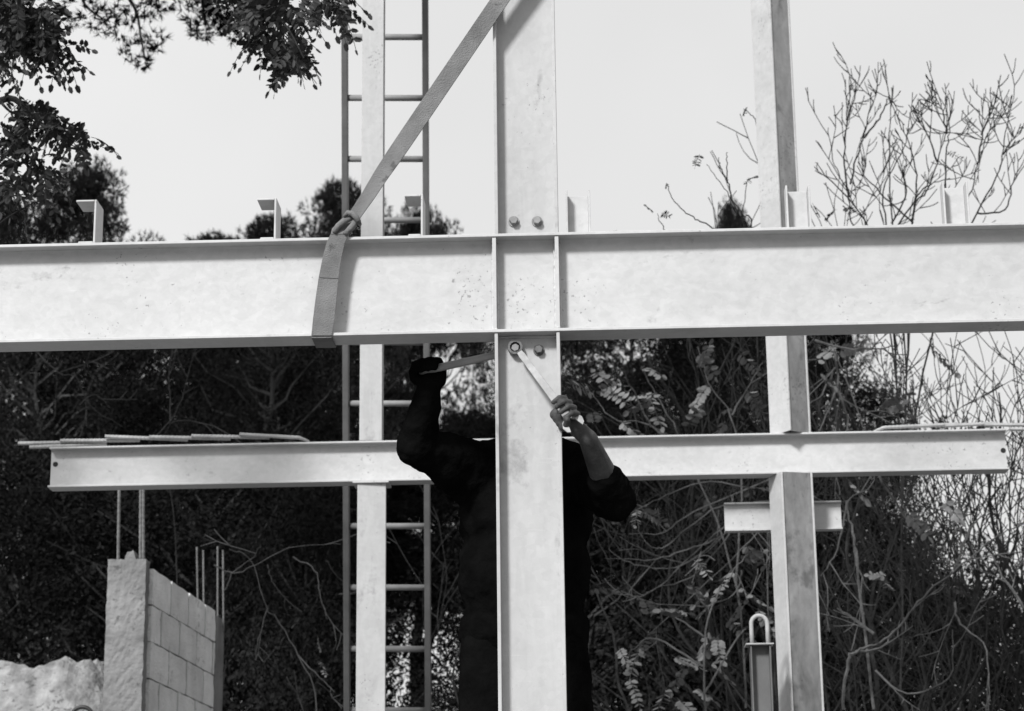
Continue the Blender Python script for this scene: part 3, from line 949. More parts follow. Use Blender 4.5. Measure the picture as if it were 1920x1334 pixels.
# sleeve end and pale turned cuff on the lit arm
ca, cb = elr.lerp(wrr, .22), elr.lerp(wrr, .40)
sl_ = MB().tube([ca, ca.lerp(cb, .5), cb], [.064, .066, .066], 18, False)
tr = MB()
tr.ball((hip.x, hip.y, hip.z), (.195, .14, .14))
for h_, k_, a_ in ((hips_l, kn_l, an_l), (hips_r, kn_r, an_r)):
    tr.limb(h_, .118, k_, .092); tr.limb(k_, .082, a_+Vector((0, 0, .02)), .07)
remeshed('trousers', tr, M['trousers'], man, .011, 3, (.018, .07))
for a_ in (an_l, an_r):
    bt = MB()
    bt.limb(a_+Vector((0, .035, -.035)), .052, a_+Vector((0, -.15, -.045)), .043); bt.limb(a_+Vector((0, .01, 0)), .052, a_+Vector((0, .01, .06)), .05)
    remeshed('boot', bt, M['trousers'], man, .010, 3)
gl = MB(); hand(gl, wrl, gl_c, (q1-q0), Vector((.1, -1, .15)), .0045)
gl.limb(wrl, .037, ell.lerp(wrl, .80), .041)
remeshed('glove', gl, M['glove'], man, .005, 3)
hr = MB(); hr.ball(hp(0, .022, .045), (.083, .095, .086), rot=tilt); hr.ball(hp(0, .05, -.01), (.074, .062, .085), rot=tilt)
remeshed('hair', hr, M['hair'], man, .008, 2, (.012, .02))
for s_ in (-1, 1):
    part('eye', MB().ball(hp(s_*.031, -.079, .012), .011, 12, 8), M['cuff'], man, True)

# trestle platform that carries the man (below the picture)
plat_z = min(an_l.z, an_r.z) - .045 - .047
plat = thing('work_platform', (xm, YT, 0), 'timber plank platform on trestles beneath the man', 'platform')
for k in range(4):
    y0 = YT - .34 + k*.225
    part('plank', MB().box((xm-1.2, y0, plat_z-.045), (xm+1.2, y0+.215, plat_z)), M['plank'], plat, bevel=.004)
for s_ in (-1, 1):
    part('bearer', MB().box((xm+s_*.85-.04, YT-.4, plat_z-.127), (xm+s_*.85+.04, YT+.62, plat_z-.046)), M['plank'], plat)
    for yy in (YT-.32, YT+.54):
        part('leg', MB().box((xm+s_*.85-.035, yy-.035, 0), (xm+s_*.85+.035, yy+.035, plat_z-.128)), M['plank'], plat)

# ------------------------------------------------------------------ vegetation
RNG = np.random.default_rng(11)

def rand_rot(n, rng):
    q_ = rng.normal(size=(n, 4)); q_ /= np.linalg.norm(q_, axis=1, keepdims=True)
    w, x, y, z = q_.T
    return np.stack([np.stack([1-2*(y*y+z*z), 2*(x*y-z*w), 2*(x*z+y*w)], -1),
                     np.stack([2*(x*y+z*w), 1-2*(x*x+z*z), 2*(y*z-x*w)], -1),
                     np.stack([2*(x*z-y*w), 2*(y*z+x*w), 1-2*(x*x+y*y)], -1)], 1)

def scatter(mb, tv, pos, rot, scale, t=None, q=None):
    """Copies of the template tv at pos with rotations and scales, all into one builder."""
    N, k = len(pos), len(tv)
    v_ = np.einsum('nij,kj->nki', rot, tv) * scale[:, None, None] + pos[:, None, :]
    offs = (np.arange(N)*k)[:, None, None]
    mb.add(v_.reshape(-1, 3), None if t is None else (np.asarray(t)[None] + offs).reshape(-1, 3),
           None if q is None else (np.asarray(q)[None] + offs).reshape(-1, 4))

LEAF = np.array([(0, 0, 0), (.3, .24, .04), (.75, .2, .02), (1, 0, -.06), (.75, -.2, .02), (.3, -.24, .04)], dtype=np.float32)
LEAF_Q = [(0, 3, 2, 1), (0, 5, 4, 3)]
LEAF_S = np.array([(0, 0, 0), (.45, .24, .05), (1, 0, -.05), (.5, -.22, .03)], dtype=np.float32)
NEED_T = np.array([(0, 0, 0), (0, .05, 0), (1, 0, 0)], dtype=np.float32)

def axes_rot(d, rng):
    """Rotation matrices whose x axis is d (n,3), rolled at random."""
    d = d/np.linalg.norm(d, axis=1, keepdims=True)
    r = rng.normal(size=d.shape)
    y = np.cross(d, r); y /= np.linalg.norm(y, axis=1, keepdims=True)
    z = np.cross(d, y)
    return np.stack([d, y, z], -1)

def needle_clump(mb, c, r, n, rng, ln=.15, per=9, flat=.75):
    u = rng.normal(size=(n, 3)); u /= np.linalg.norm(u, axis=1, keepdims=True)
    p = c + u*(r*rng.uniform(.25, 1, n)**.5)[:, None]*np.array((1, 1, flat))
    d = u*.6 + rng.normal(size=(n, 3))*.35 + np.array((0, 0, .45))
    d /= np.linalg.norm(d, axis=1, keepdims=True)
    dd = np.repeat(d, per, 0) + rng.normal(size=(n*per, 3))*.55
    scatter(mb, NEED_T*np.array((1, 2.6, 1), dtype=np.float32), np.repeat(p, per, 0), axes_rot(dd, rng), rng.uniform(.7, 1.15, n*per)*ln, t=[(0, 1, 2)])

def leaf_clump(mb, c, r, n, rng, size=.07, flat=.8):
    u = rng.normal(size=(n, 3)); u /= np.linalg.norm(u, axis=1, keepdims=True)
    p = c + u*(r*rng.uniform(.05, 1, n)**.45)[:, None]*np.array((1, 1, flat))
    d = u + rng.normal(size=(n, 3))*.8 + np.array((0, 0, -.3))
    scatter(mb, LEAF_S, p, axes_rot(d, rng), rng.uniform(.5, 1.3, n)*size, q=[(0, 1, 2, 3)])

def crooked(p0, p1, rnd, k=6, amp=.08):
    p0, p1 = Vector(p0), Vector(p1); L_ = (p1-p0).length
    pts = [p0]
    for i in range(1, k):
        f = i/k
        pts.append(p0.lerp(p1, f) + Vector((rnd.uniform(-1, 1), rnd.uniform(-1, 1), rnd.uniform(-1, 1)))*L_*amp*math.sin(math.pi*f))
    return pts + [p1]

def tree_mesh(kind, H, rad, base, nclump, seed, clump_r, nleaf, size):
    """Trunk and crown meshes in local coordinates, standing at the origin."""
    rng = np.random.default_rng(seed); rnd = random.Random(seed)
    tk, cr = MB(), MB()
    tpts = crooked((0, 0, -.3), (rnd.uniform(-.3, .3), rnd.uniform(-.3, .3), H*.93), rnd, 8, .03)
    tk.tube(tpts, [lerp(.034*H**.8, .012, i/8) for i in range(9)], 8)
    def trunk_at(z):
        for a, b in zip(tpts, tpts[1:]):
            if a.z <= z <= b.z: return a.lerp(b, (z-a.z)/(b.z-a.z))
        return tpts[-1]
    for k in range(nclump):
        f = (k+.5)/nclump
        z = lerp(base, H, f**.85)
        if kind == 'pine':
            prof = (math.sin(math.pi*min(1, .12+.88*f))**.7)*(.75+.5*rnd.random())
        else:
            prof = math.sqrt(max(.03, 1-(2*f-.95)**2))*(.8+.35*rnd.random())
        a = rnd.uniform(0, 2*math.pi); rr = rad*prof*math.sqrt(rnd.uniform(.12, 1))
        c = Vector((math.cos(a)*rr, math.sin(a)*rr, z))
        cr_ = clump_r*rnd.uniform(.6, 1.25)
        s_ = trunk_at(max(.2*H, z - rr*.5 - .2))
        tk.tube(crooked(s_, c, rnd, 4, .08), [.018*H**.6*.5, .018, .014, .010, .006], 4, False)
        n_ = int(nleaf*rnd.uniform(.6, 1.3))
        if kind == 'pine': needle_clump(cr, np.array(c), cr_, n_, rng, size)
        else: leaf_clump(cr, np.array(c), cr_, n_, rng, size)
    return tk, cr

PROTO = {}
def proto(key, kind, *a):
    tk, cr = tree_mesh(kind, *a)
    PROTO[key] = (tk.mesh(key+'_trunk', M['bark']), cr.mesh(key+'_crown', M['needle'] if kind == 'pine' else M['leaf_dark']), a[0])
proto('pineA', 'pine', 9.0, 2.0, 2.6, 100, 21, .46, 200, .10)
proto('pineB', 'pine', 8.0, 1.7, 2.2, 90, 22, .42, 200, .095)
proto('pineC', 'pine', 9.0, 1.9, 4.9, 75, 23, .46, 200, .10)
proto('leafA', 'leaf', 7.0, 2.1, 1.0, 120, 31, .50, 460, .062)
proto('leafB', 'leaf', 6.0, 1.9, .5, 110, 32, .48, 440, .058)
proto('leafC', 'leaf', 4.2, 1.6, .2, 90, 33, .42, 420, .050)

def put_tree(key, px, pytop, Y, label, scale_xy=1.0, rz=0, group='trees of the dark wood', name=None):
    tkm, crm, H = PROTO[key]
    top = at(px, pytop, Y)
    gz = hill_h(top.x, Y)
    s = (top.z-gz)/H
    t = thing(name or ('pine_tree' if key.startswith('pine') else 'leafy_tree'), (top.x, Y, gz), label, 'tree', group)
    t.rotation_euler = (0, 0, rz); t.scale = (s*scale_xy, s*scale_xy, s)
    link('trunk', tkm, t); link('crown', crm, t)
    return t

rnd = random.Random(2)
# silhouettes that rise above the large beam
put_tree('pineA', 172, 332, 23, 'bushy pine rising highest above the beam behind the first bent cleat', .66, .3)
put_tree('pineB', 10, 400, 25, 'dark pine whose top shows above the beam at the far left edge', .7, 1.2)
put_tree('pineB', 640, 372, 31, 'pine crown rising behind the ladder above the large beam', .70, 2.1)
put_tree('pineC', 785, 415, 33, 'rounded pine top between the ladder and the tall column', .62, .7)
put_tree('pineB', 505, 436, 34, 'low pine top behind the middle bent cleat', .85, 2.9)
put_tree('pineA', 1372, 404, 36, 'distant pine tip just above the beam beside the tall mottled column', .34, 1.9)
# the dark wood below the beam
spec = [('pineC', 785, 850, 19, 'small dark pine just right of the ladder below the rear beam'), ('pineC', 880, 800, 20.5, 'small dark pine behind the torso left of the broad column'),
        ('pineC', 960, 780, 18.5, 'small dark pine hidden mostly by the broad column'),
        ('leafC', 845, 1312, 15.6, 'low dark bush at the bottom edge right of the ladder'), ('leafC', 938, 1120, 16.2, 'dark bush beside the legs of the man'),
        ('leafA', 90, 540, 20, 'dark leafy tree above the bare earth bank'), ('pineA', 330, 500, 24, 'dark pine above the block wall pier'),
        ('leafB', 480, 560, 19, 'dark leafy tree between the block wall and the ladder'), ('pineB', 610, 470, 27, 'dark pine directly behind the ladder rails'),
        ('leafA', 1010, 540, 23, 'dark leafy tree directly behind the man'), ('pineA', 1160, 480, 25, 'dark pine behind the hand that holds the bright spanner'),
        ('leafA', 1290, 520, 20, 'dark leafy tree behind the drooping pale twigs'), ('pineB', 1440, 470, 27, 'dark pine behind the mottled column'),
        ('leafB', 1560, 700, 19, 'dark leafy tree beside the mottled column under the bare branches'),
        ('leafA', 210, 520, 22, 'dark leafy tree between the first pine and the ladder below the beam'), ('pineB', 420, 470, 28, 'dark pine behind the middle of the rear beam rebars'),
        ('leafA', 560, 600, 24, 'dark leafy tree just left of the ladder under the large beam'), ('leafB', 240, 760, 17, 'dark leafy tree rising behind the wall starter bars'), ('leafC', 60, 900, 17.5, 'low dark tree at the left edge above the bank'),
        ('leafC', 420, 880, 16.5, 'low dark tree beyond the end of the block wall'), ('leafC', 570, 960, 16, 'low dark tree left of the ladder foot'),
        ('leafB', 640, 930, 18, 'dark tree seen behind the ladder rails below the rear beam'), ('leafC', 985, 850, 16.5, 'dark tree behind the shoulder of the raised arm'),
        ('leafC', 1095, 900, 16, 'low dark tree behind the man and column'), ('leafB', 1200, 800, 17, 'dark tree behind the short cross stub'),
        ('leafC', 1340, 940, 16, 'low dark tree behind the arched post'), ('leafC', 1500, 960, 16.5, 'low dark tree behind the foot of the mottled column'),
        ('leafC', 1640, 1090, 16, 'low dark tree below the rear beam near its free end'), ('leafC', 1780, 1120, 17, 'low dark tree under the diagonal bare branch'),
        ('leafC', 1910, 1110, 16, 'low dark tree in the bottom right corner'), ('leafB', 1400, 640, 22, 'dark tree filling the gap left of the mottled column')]
NARROW = {938: .38, 640: .5, 985: .4, 570: .55, 1010: .6, 1095: .85, 560: .75}
for i, (k_, px, py, Y, lab) in enumerate(spec):
    put_tree(k_, px, py, Y, lab, NARROW.get(px, 1)*{'leafA': .85, 'leafB': .9, 'leafC': 1.15, 'pineA': .9, 'pineB': .95, 'pineC': 1.5}[k_], rnd.uniform(0, 6.28))

# undergrowth covering the slope
ug = MB(); rng = np.random.default_rng(77)
for k in range(430):
    x, y = rng.uniform(-6.5, 7.5), rng.uniform(14.6, 22)
    if x < at(215, 1200, y).x and y < 15.4: continue
    z = hill_h(x, y)
    if abs(x - at(805, 1250, y).x) < .42 and y > 15.0: continue        # a clearing in the bushes
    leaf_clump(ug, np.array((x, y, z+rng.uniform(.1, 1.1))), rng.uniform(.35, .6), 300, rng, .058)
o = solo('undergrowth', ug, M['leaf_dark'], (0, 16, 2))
tag(o, 'dark undergrowth covering the wooded slope', 'undergrowth', kind='stuff')

# ---- compound leaves and saplings
def frond(mb, p, d, ln, rng, lf=.045, pairs=7, rach=None, droop=.35, narrow=1.0):
    """A pinnate leaf: leaflets in pairs along a drooping stalk."""
    p, d = Vector(p), Vector(d).normalized()
    sidev = d.cross(Z); sidev = sidev.normalized() if sidev.length > .05 else Vector((1, 0, 0))
    roll = rng.uniform(-1.0, 1.0)
    sidev = (Quaternion(d, roll) @ sidev)
    pts = []
    for i in range(pairs+2):
        f = i/(pairs+1)
        pts.append(p + d*(ln*f) - Z*(droop*ln*f*f))
    if rach is not None: rach.tube(pts, [.0016]*len(pts), 3, False)
    P_, D_ = [], []
    for i in range(1, pairs+1):
        t_ = (pts[min(i+1, pairs+1)] - pts[i-1]).normalized()
        for s_ in (-1, 1):
            if rng.random() < .08: continue
            P_.append(pts[i]); D_.append(sidev*s_*1.0 + t_*.35 - Z*rng.uniform(.1, .6) + Vector(rng.normal(size=3))*.12)
    P_.append(pts[-1]); D_.append((pts[-1]-pts[-2]))
    P_, D_ = np.array([tuple(a) for a in P_]), np.array([tuple(a) for a in D_])
    dn = D_/np.linalg.norm(D_, axis=1, keepdims=True)
    up_ = np.cross(np.array(tuple(d)), dn) + np.random.default_rng(int(rng.integers(1e9))).normal(size=dn.shape)*.25
    y = np.cross(up_, dn); y /= np.linalg.norm(y, axis=1, keepdims=True)
    rot = np.stack([dn, y, np.cross(dn, y)], -1)
    tv = LEAF*np.array((1, 1.15*narrow, 1), dtype=np.float32)
    scatter(mb, tv, P_, rot, rng.uniform(.8, 1.15, len(P_))*lf, q=LEAF_Q)

def spray(mb, rach, c, n, rng, ln, lf, spread=1.0, down=.3, pairs=7):
    for _ in range(n):
        d = Vector(rng.normal(size=3)*np.array((1, .7, .7))*spread) - Z*down
        frond(mb, c, d, ln*rng.uniform(.7, 1.2), rng, lf, pairs, rach, rng.uniform(.2, .7))

def px_path(pts, Y0, Y1=None):
    Y1 = Y0 if Y1 is None else Y1
    return [at(a, b, lerp(Y0, Y1, i/max(1, len(pts)-1))) for i, (a, b) in enumerate(pts)]

def wiggle(pts, rnd, amp, sub=4):
    outp = []
    for a, b in zip(pts, pts[1:]):
        for i in range(sub):
            f = i/sub
            outp.append(a.lerp(b, f) + Vector((rnd.uniform(-1, 1), rnd.uniform(-1, 1), rnd.uniform(-1, 1)))*amp*(1 if (i or outp) else 0))
    return outp + [pts[-1]]

def smooth_path(pts, sub=4):
    """Catmull-Rom through the points."""
    o_ = []
    n_ = len(pts)
    for i in range(n_-1):
        p0, p1, p2, p3 = pts[max(i-1, 0)], pts[i], pts[i+1], pts[min(i+2, n_-1)]
        for k in range(sub):
            t_ = k/sub
            o_.append(.5*((2*p1) + (p2-p0)*t_ + (2*p0-5*p1+4*p2-p3)*t_*t_ + (3*p1-p0-3*p2+p3)*t_**3))
    return o_ + [pts[-1]]

rng = np.random.default_rng(4); rnd = random.Random(4)
# overhanging leafy tree, its trunk outside the picture on the left
YO = 8.6
tb = Vector((at(-330, 700, YO).x, YO, 0))
ot = thing('overhanging_tree', tb, 'dark leafy branches with paired leaflets hanging in from the upper left', 'tree')
tk, lv = MB(), MB()
tt_ = at(-260, -700, YO)
tk.tube(crooked(tb-Z*.2, tt_, rnd, 8, .03), [lerp(.14, .05, i/8) for i in range(9)], 10)
limbs = [([(-300, 330), (-120, 280), (0, 190), (45, 200), (80, 235), (120, 240), (165, 250)], .028, .004),
         ([(-300, 150), (-100, 60), (30, 40), (70, 70), (90, 110), (108, 140)], .03, .004),
         ([(-300, -60), (-80, -90), (200, -60), (400, -35), (480, 10), (495, 60), (530, 85), (548, 120)], .034, .004),
         ([(400, -35), (520, -30), (600, -10), (640, 5)], .012, .004),
         ([(480, 10), (520, 30), (545, 62), (570, 110)], .010, .003),
         ([(-300, 500), (-130, 430), (0, 385), (30, 350), (60, 310), (70, 285)], .02, .004),
         ([(30, 40), (20, 90), (10, 130), (30, 150)], .010, .003), ([(-120, 280), (-30, 275), (20, 265), (60, 300), (82, 330)], .012, .003),
         ([(0, 190), (20, 210), (40, 214), (75, 212)], .008, .003), ([(0, 420), (20, 405), (55, 385), (70, 378)], .006, .002),
         ([(20, 30), (60, 20), (95, 40)], .008, .003)]
for pts_, r0, r1 in limbs:
    pp = smooth_path(px_path(pts_, YO, YO+rnd.uniform(-.5, .4)), 4)
    tk.tube(pp, [lerp(r0, r1, (i/(len(pp)-1))**.7) for i in range(len(pp))], 5, False)
rach = MB()
clusters = [(10, 15, 20), (45, 20, 20), (80, 30, 13), (20, 50, 15), (60, 60, 12), (95, 65, 14), (108, 85, 9), (55, 85, 4), (100, 100, 6), (5, 70, 6), (75, 10, 15), (30, 0, 16), (8, 130, 6), (25, 140, 3),
            (55, 195, 12), (75, 203, 12), (98, 220, 8), (45, 230, 5), (95, 240, 5), (130, 245, 6), (145, 262, 5), (165, 252, 3),
            (5, 255, 8), (8, 275, 5), (70, 285, 8), (75, 315, 8), (80, 332, 4), (15, 320, 3), (38, 335, 3), (20, 355, 4), (45, 365, 3), (8, 345, 4), (30, 290, 2),
            (500, 8, 10), (540, 5, 10), (475, 30, 7), (540, 62, 12), (552, 78, 12), (530, 95, 10), (572, 112, 7), (560, 100, 6), (495, 80, 7), (505, 65, 6), (535, 125, 4), (600, 0, 10), (632, 4, 9), (570, 20, 3), (480, 5, 8), (520, -5, 14), (450, -8, 12)]
for (a, b, n_) in clusters:
    yy = YO + rng.uniform(-.35, .35)
    for _ in range(n_):
        c = at(a + rng.normal()*9, b + rng.normal()*9, yy + rng.normal()*.07)
        frond(lv, c, Vector(rng.normal(size=3)*np.array((.8, .6, .5))) - Z*.45, rng.uniform(.08, .15), rng, .040, 5, rach, rng.uniform(.2, .6), .95)
for (a, b, c_, d) in ((92, 118, 118, 158), (545, 8, 578, 40), (585, 18, 612, 45), (150, 262, 195, 275), (534, 118, 532, 150), (560, 2, 605, 30)):
    p0, p1 = at(a, b, YO), at(c_, d, YO)
    frond(lv, p0, p1-p0, (p1-p0).length, rng, .036, 5, rach, .05, 1.2)
part('trunk', tk, M['bark_grey'], ot)
part('crown', lv, M['leaf_over'], ot)
tag(part('leaf_stalks', rach, M['bark_grey'], ot), kind='stuff')

# tall pine whose boughs hang into the top of the picture
YQ = 13.5
tb = Vector((at(-420, 700, YQ).x, YQ, 0))
pt = thing('pine_tree', tb, 'pine boughs with fuzzy needles hanging in along the top edge, with an added shade canopy above', 'tree')
tk, nd = MB(), MB()
tt_ = at(-360, -1300, YQ)
tk.tube(crooked(tb-Z*.2, tt_, rnd, 8, .02), [lerp(.22, .09, i/8) for i in range(9)], 10)
for pts_ in ([(-380, -260), (-150, -200), (60, -110), (190, -50), (250, 10), (265, 75), (272, 110)], [(-380, -420), (0, -260), (250, -130), (380, -50), (430, 0), (450, 40)],
             [(60, -110), (140, -40), (160, 10), (200, 40)], [(190, -50), (300, -20), (330, 5)], [(380, -50), (380, 10), (385, 50)], [(430, 0), (470, 10), (490, 40)]):
    pp = smooth_path(px_path(pts_, YQ), 4)
    tk.tube(pp, [lerp(.03, .005, (i/(len(pp)-1))**.6) for i in range(len(pp))], 5, False)
for (a, b, r_, n_) in ((150, 12, 40, 16), (190, 30, 40, 20), (225, 45, 38, 18), (130, 35, 26, 7), (255, 20, 35, 14), (290, 12, 34, 14), (310, 0, 34, 12), (262, 95, 28, 15), (290, 80, 24, 12), (268, 120, 16, 8), (232, 107, 9, 3),
                       (370, 25, 30, 20), (395, 45, 34, 24), (430, 30, 36, 28), (445, 60, 30, 20), (420, 5, 44, 30), (375, 60, 22, 12), (465, 40, 34, 20), (490, 55, 24, 10), (480, 0, 44, 24), (380, -10, 40, 20), (200, -10, 45, 20)):
    c = at(a, b, YQ+rng.uniform(-.3, .3))
    needle_clump(nd, np.array(c), r_/270., int(n_*1.9), rng, .062, 10, .9)
for k in range(260):  # unseen canopy above the frame, added to shade the wood
    yy = rng.uniform(10.8, 16.5); pxx = rng.uniform(-600, 1900)
    base = at(pxx, -90, yy)
    needle_clump(nd, np.array(base) + np.array((0, 0, .55 + rng.uniform(0, 2.2))), rng.uniform(.45, .7), 75, rng, .15, 9, .7)
for k in range(14):  # limbs reaching out to the added canopy
    e_ = at(rng.uniform(-200, 1400), -200, rng.uniform(11, 15)) + Z*1.2
    tk.tube(crooked(Vector((tb.x, YQ, e_.z-.6)), e_, rnd, 6, .05), [lerp(.07, .012, i/6) for i in range(7)], 6, False)
part('trunk', tk, M['bark'], pt)
part('crown', nd, M['needle'], pt)

# ---- bare-branched shrubs on the right
def grow(mb, p, d, ln, r, depth, rnd, tips=None, up=.22, wob=.30, seg=.08, start=.15, gap=(.12, .30)):
    """Sinuous shoot with alternate side shoots turning upwards."""
    n_ = max(4, int(ln/seg)); pts = [Vector(p)]; rr = [r]
    d = Vector(d).normalized()
    nxt = start + rnd.uniform(0, gap[1])
    turn = Vector((0, 0, 0))
    for i in range(n_):
        f = (i+1)/n_
        turn = turn*.55 + Vector((rnd.gauss(0, wob), rnd.gauss(0, wob*.5), rnd.gauss(0, wob*.6)))
        if rnd.random() < .10: turn = -turn*1.3
        d = (d + turn*.36 + Z*up*.3).normalized()
        d = Vector((d.x*.955, d.y*.90, d.z)).normalized()
        pts.append(pts[-1] + d*(ln/n_)); rr.append(max(.0029, r*(1-.76*f)*rnd.uniform(.9, 1.1)))
        if depth > 0 and f > nxt and f < .95:
            nxt = f + rnd.uniform(*gap)
            a = rnd.uniform(0, 2*math.pi)
            sd = d.orthogonal().normalized(); sd = Quaternion(d, a) @ sd
            sd.y *= .5
            grow(mb, pts[-1], d*.8 + sd*rnd.uniform(.5, 1.0), ln*rnd.uniform(.28, .5)*(1.25-.6*f), max(.0042, rr[-1]*rnd.uniform(.55, .75)), depth-1, rnd, tips, up, wob, seg, .12, (.16, .34))
    mb.tube(pts, rr, 5 if r > .012 else 4, False)
    if tips is not None: tips.append((pts[-1], d.copy()))

def bare_tree(px, Y, seed, label, stems, hgt, r0, spread, depth=3, lean=0, z0=0, nleaf=6, mat_='bark_grey', name='bare_tree', start=.34, gap=(.06, .13)):
    rnd = random.Random(seed); rng = np.random.default_rng(seed)
    b = at(px, 1300, Y); gz = hill_h(b.x, Y)
    t = thing(name, (b.x, Y, gz), label, 'tree', 'bare trees')
    mb, lv, tips = MB(), MB(), []
    o_ = Vector((b.x, Y, gz))
    for i in range(stems):
        a = 2*math.pi*(i+rnd.random())/stems
        d = Vector((math.cos(a)*spread + lean, math.sin(a)*spread*.6, 1))
        grow(mb, o_ + Vector((math.cos(a)*.08, math.sin(a)*.08, -.05)), d, hgt*rnd.uniform(.75, 1.05), r0*rnd.uniform(.6, 1), depth, rnd, tips, .18, .32, .09, start, gap)
    part('branches', mb, M[mat_], t)
    for i in range(nleaf):
        p, d = tips[rnd.randrange(len(tips))]
        frond(lv, p, d + Vector(rng.normal(size=3))*.5, .2, rng, .05, 5, None, .5, 1.1)
    if nleaf: tag(part('leaves', lv, M['leaf_over'], t), kind='stuff')
    return t
bare_tree(1700, 13.0, 3, 'bare many-stemmed tree just left of the last channel cleat', 5, 5.55, .028, .08, 3, .0, start=.45)
bare_tree(1850, 12.6, 8, 'bare tree with crooked twigs above the free end of the rear beam', 5, 5.3, .028, .08, 3, .02, start=.42)
bare_tree(1770, 13.8, 15, 'thick-trunked bare tree between the other bare trees', 3, 5.5, .058, .07, 3, .02, start=.42)
bare_tree(1620, 13.6, 21, 'slim bare tree beside the tall mottled column', 2, 4.9, .024, .05, 3, .0, start=.45)
bare_tree(1940, 13.4, 27, 'bare tree whose twigs fill the right border', 5, 5.4, .032, .10, 3, -.03, start=.42)
bare_tree(1710, 12.9, 61, 'bare tree of mid height left of the rear beam rebars', 4, 5.3, .024, .13, 3, .03, start=.5, gap=(.03, .07))
bare_tree(1730, 13.4, 62, 'bare tree of mid height crossing behind the tapered rebar tip', 4, 5.5, .028, .13, 3, .03, start=.5, gap=(.03, .07))
bare_tree(1810, 12.8, 63, 'bare tree of mid height behind the middle rebar on the beam end', 6, 5.4, .024, .16, 3, .0, start=.48, gap=(.03, .07))
bare_tree(1890, 13.1, 64, 'bare tree of mid height behind the bolt hole of the rear beam', 6, 5.5, .026, .16, 3, .0, start=.48, gap=(.03, .07))
bare_tree(1790, 13.2, 33, 'low bare shrub tangled behind the end of the rear beam', 4, 4.0, .020, .20, 3, .02, nleaf=10, start=.4)

# traced branches: pale saplings in front of the dark wood
def sapling(name, label, base_px, Y, curves, fronds, r=.010, leafm='leaf_lit', barkm='bark_pale', twigs=0, seed=0, lf=.048, tw_len=(.15, .45), tw_up=.05):
    rnd = random.Random(seed); rng = np.random.default_rng(seed)
    b = at(base_px, 1300, Y); gz = hill_h(b.x, Y)
    t = thing(name, (b.x, Y, gz), label, 'tree' if name == 'bare_tree' else 'sapling', 'bare trees' if name == 'bare_tree' else 'saplings before the dark wood')
    mb, lv, rc2 = MB(), MB(), MB()
    for c in curves:
        dy = rnd.uniform(-.35, .35)
        pp = smooth_path(px_path(c, Y+dy, Y+dy+rnd.uniform(-.3, .3)), 5)
        pp = [p + Vector((rnd.uniform(-1, 1), 0, rnd.uniform(-1, 1)))*.006 for p in pp]
        mb.tube(pp, [lerp(r, r*.35, i/(len(pp)-1)) for i in range(len(pp))], 5, False)
        for _ in range(twigs):
            k = rnd.randrange(1, len(pp)-1)
            d = (pp[k+1]-pp[k]).normalized()
            grow(mb, pp[k], d + Vector((rnd.gauss(0, .6), rnd.gauss(0, .4), rnd.gauss(0, .6))), rnd.uniform(*tw_len), r*.5, 1, rnd, None, tw_up, .3, .07)
    for f in fronds:
        p0 = at(f[0], f[1], Y+rnd.uniform(-.25, .1)); p1 = at(f[2], f[3], Y+rnd.uniform(-.3, .1))
        k = f[4] if len(f) > 4 else 1
        frond(lv, p0, p1-p0, (p1-p0).length, rng, lf*k, 6, rc2, .12, 1.15)
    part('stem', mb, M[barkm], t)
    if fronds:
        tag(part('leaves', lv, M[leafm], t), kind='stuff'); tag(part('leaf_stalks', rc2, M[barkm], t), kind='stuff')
    return t
sapling('leafy_sapling', 'pale-leaved sapling between the gripping hand and the mottled column', 1400, 11.6,
        [[(1400, 1330), (1380, 1100), (1310, 900), (1220, 800), (1160, 790), (1125, 760), (1112, 735)], [(1310, 900), (1270, 810), (1230, 740), (1205, 690)], [(1380, 1100), (1390, 900), (1370, 780), (1330, 720), (1310, 650)],
         [(1370, 780), (1400, 730), (1430, 680)], [(1220, 800), (1190, 740), (1170, 700)]],
        [(1112, 740, 1068, 705, 1.1), (1130, 745, 1150, 700), (1175, 745, 1225, 735), (1215, 740, 1240, 790, 1.0), (1180, 760, 1130, 715), (1160, 790, 1205, 815, 1.1), (1140, 720, 1115, 690),
         (1230, 745, 1180, 765), (1225, 800, 1260, 815), (1205, 690, 1240, 700), (1330, 720, 1300, 760), (1310, 660, 1340, 700), (1310, 690, 1330, 640), (1385, 660, 1420, 690), (1400, 730, 1430, 770), (1360, 790, 1330, 830), (1290, 800, 1310, 760)],
        .0065, twigs=1, seed=41)
sapling('drooping_sapling', 'sapling of long drooping pale twigs beside the man below the rear beam', 1380, 12.0,
        [[(1345, 1010), (1290, 1030), (1230, 1048), (1180, 1050), (1135, 1046)], [(1360, 1000), (1280, 1060), (1230, 1065), (1180, 1055), (1140, 1030)], [(1370, 1000), (1300, 1080), (1240, 1100), (1200, 1118), (1165, 1115), (1132, 1085)],
         [(1390, 1070), (1380, 1110), (1330, 1135), (1250, 1135), (1195, 1125)], [(1440, 940), (1350, 950), (1290, 990), (1240, 1030), (1205, 1010), (1195, 975)], [(1450, 1330), (1440, 1100), (1440, 940)],
         [(1440, 950), (1340, 1000), (1250, 1090), (1200, 1115), (1165, 1080)], [(1440, 920), (1330, 905), (1260, 925), (1210, 950)], [(1440, 900), (1300, 960), (1240, 1000), (1180, 1000)], [(1420, 1000), (1330, 1090), (1215, 1190)]],
        [(1230, 1140, 1290, 1142, 1.0), (1200, 955, 1245, 975, .9), (1195, 955, 1190, 975, .8), (1300, 1050, 1330, 1070)], .0055, twigs=1, seed=42)
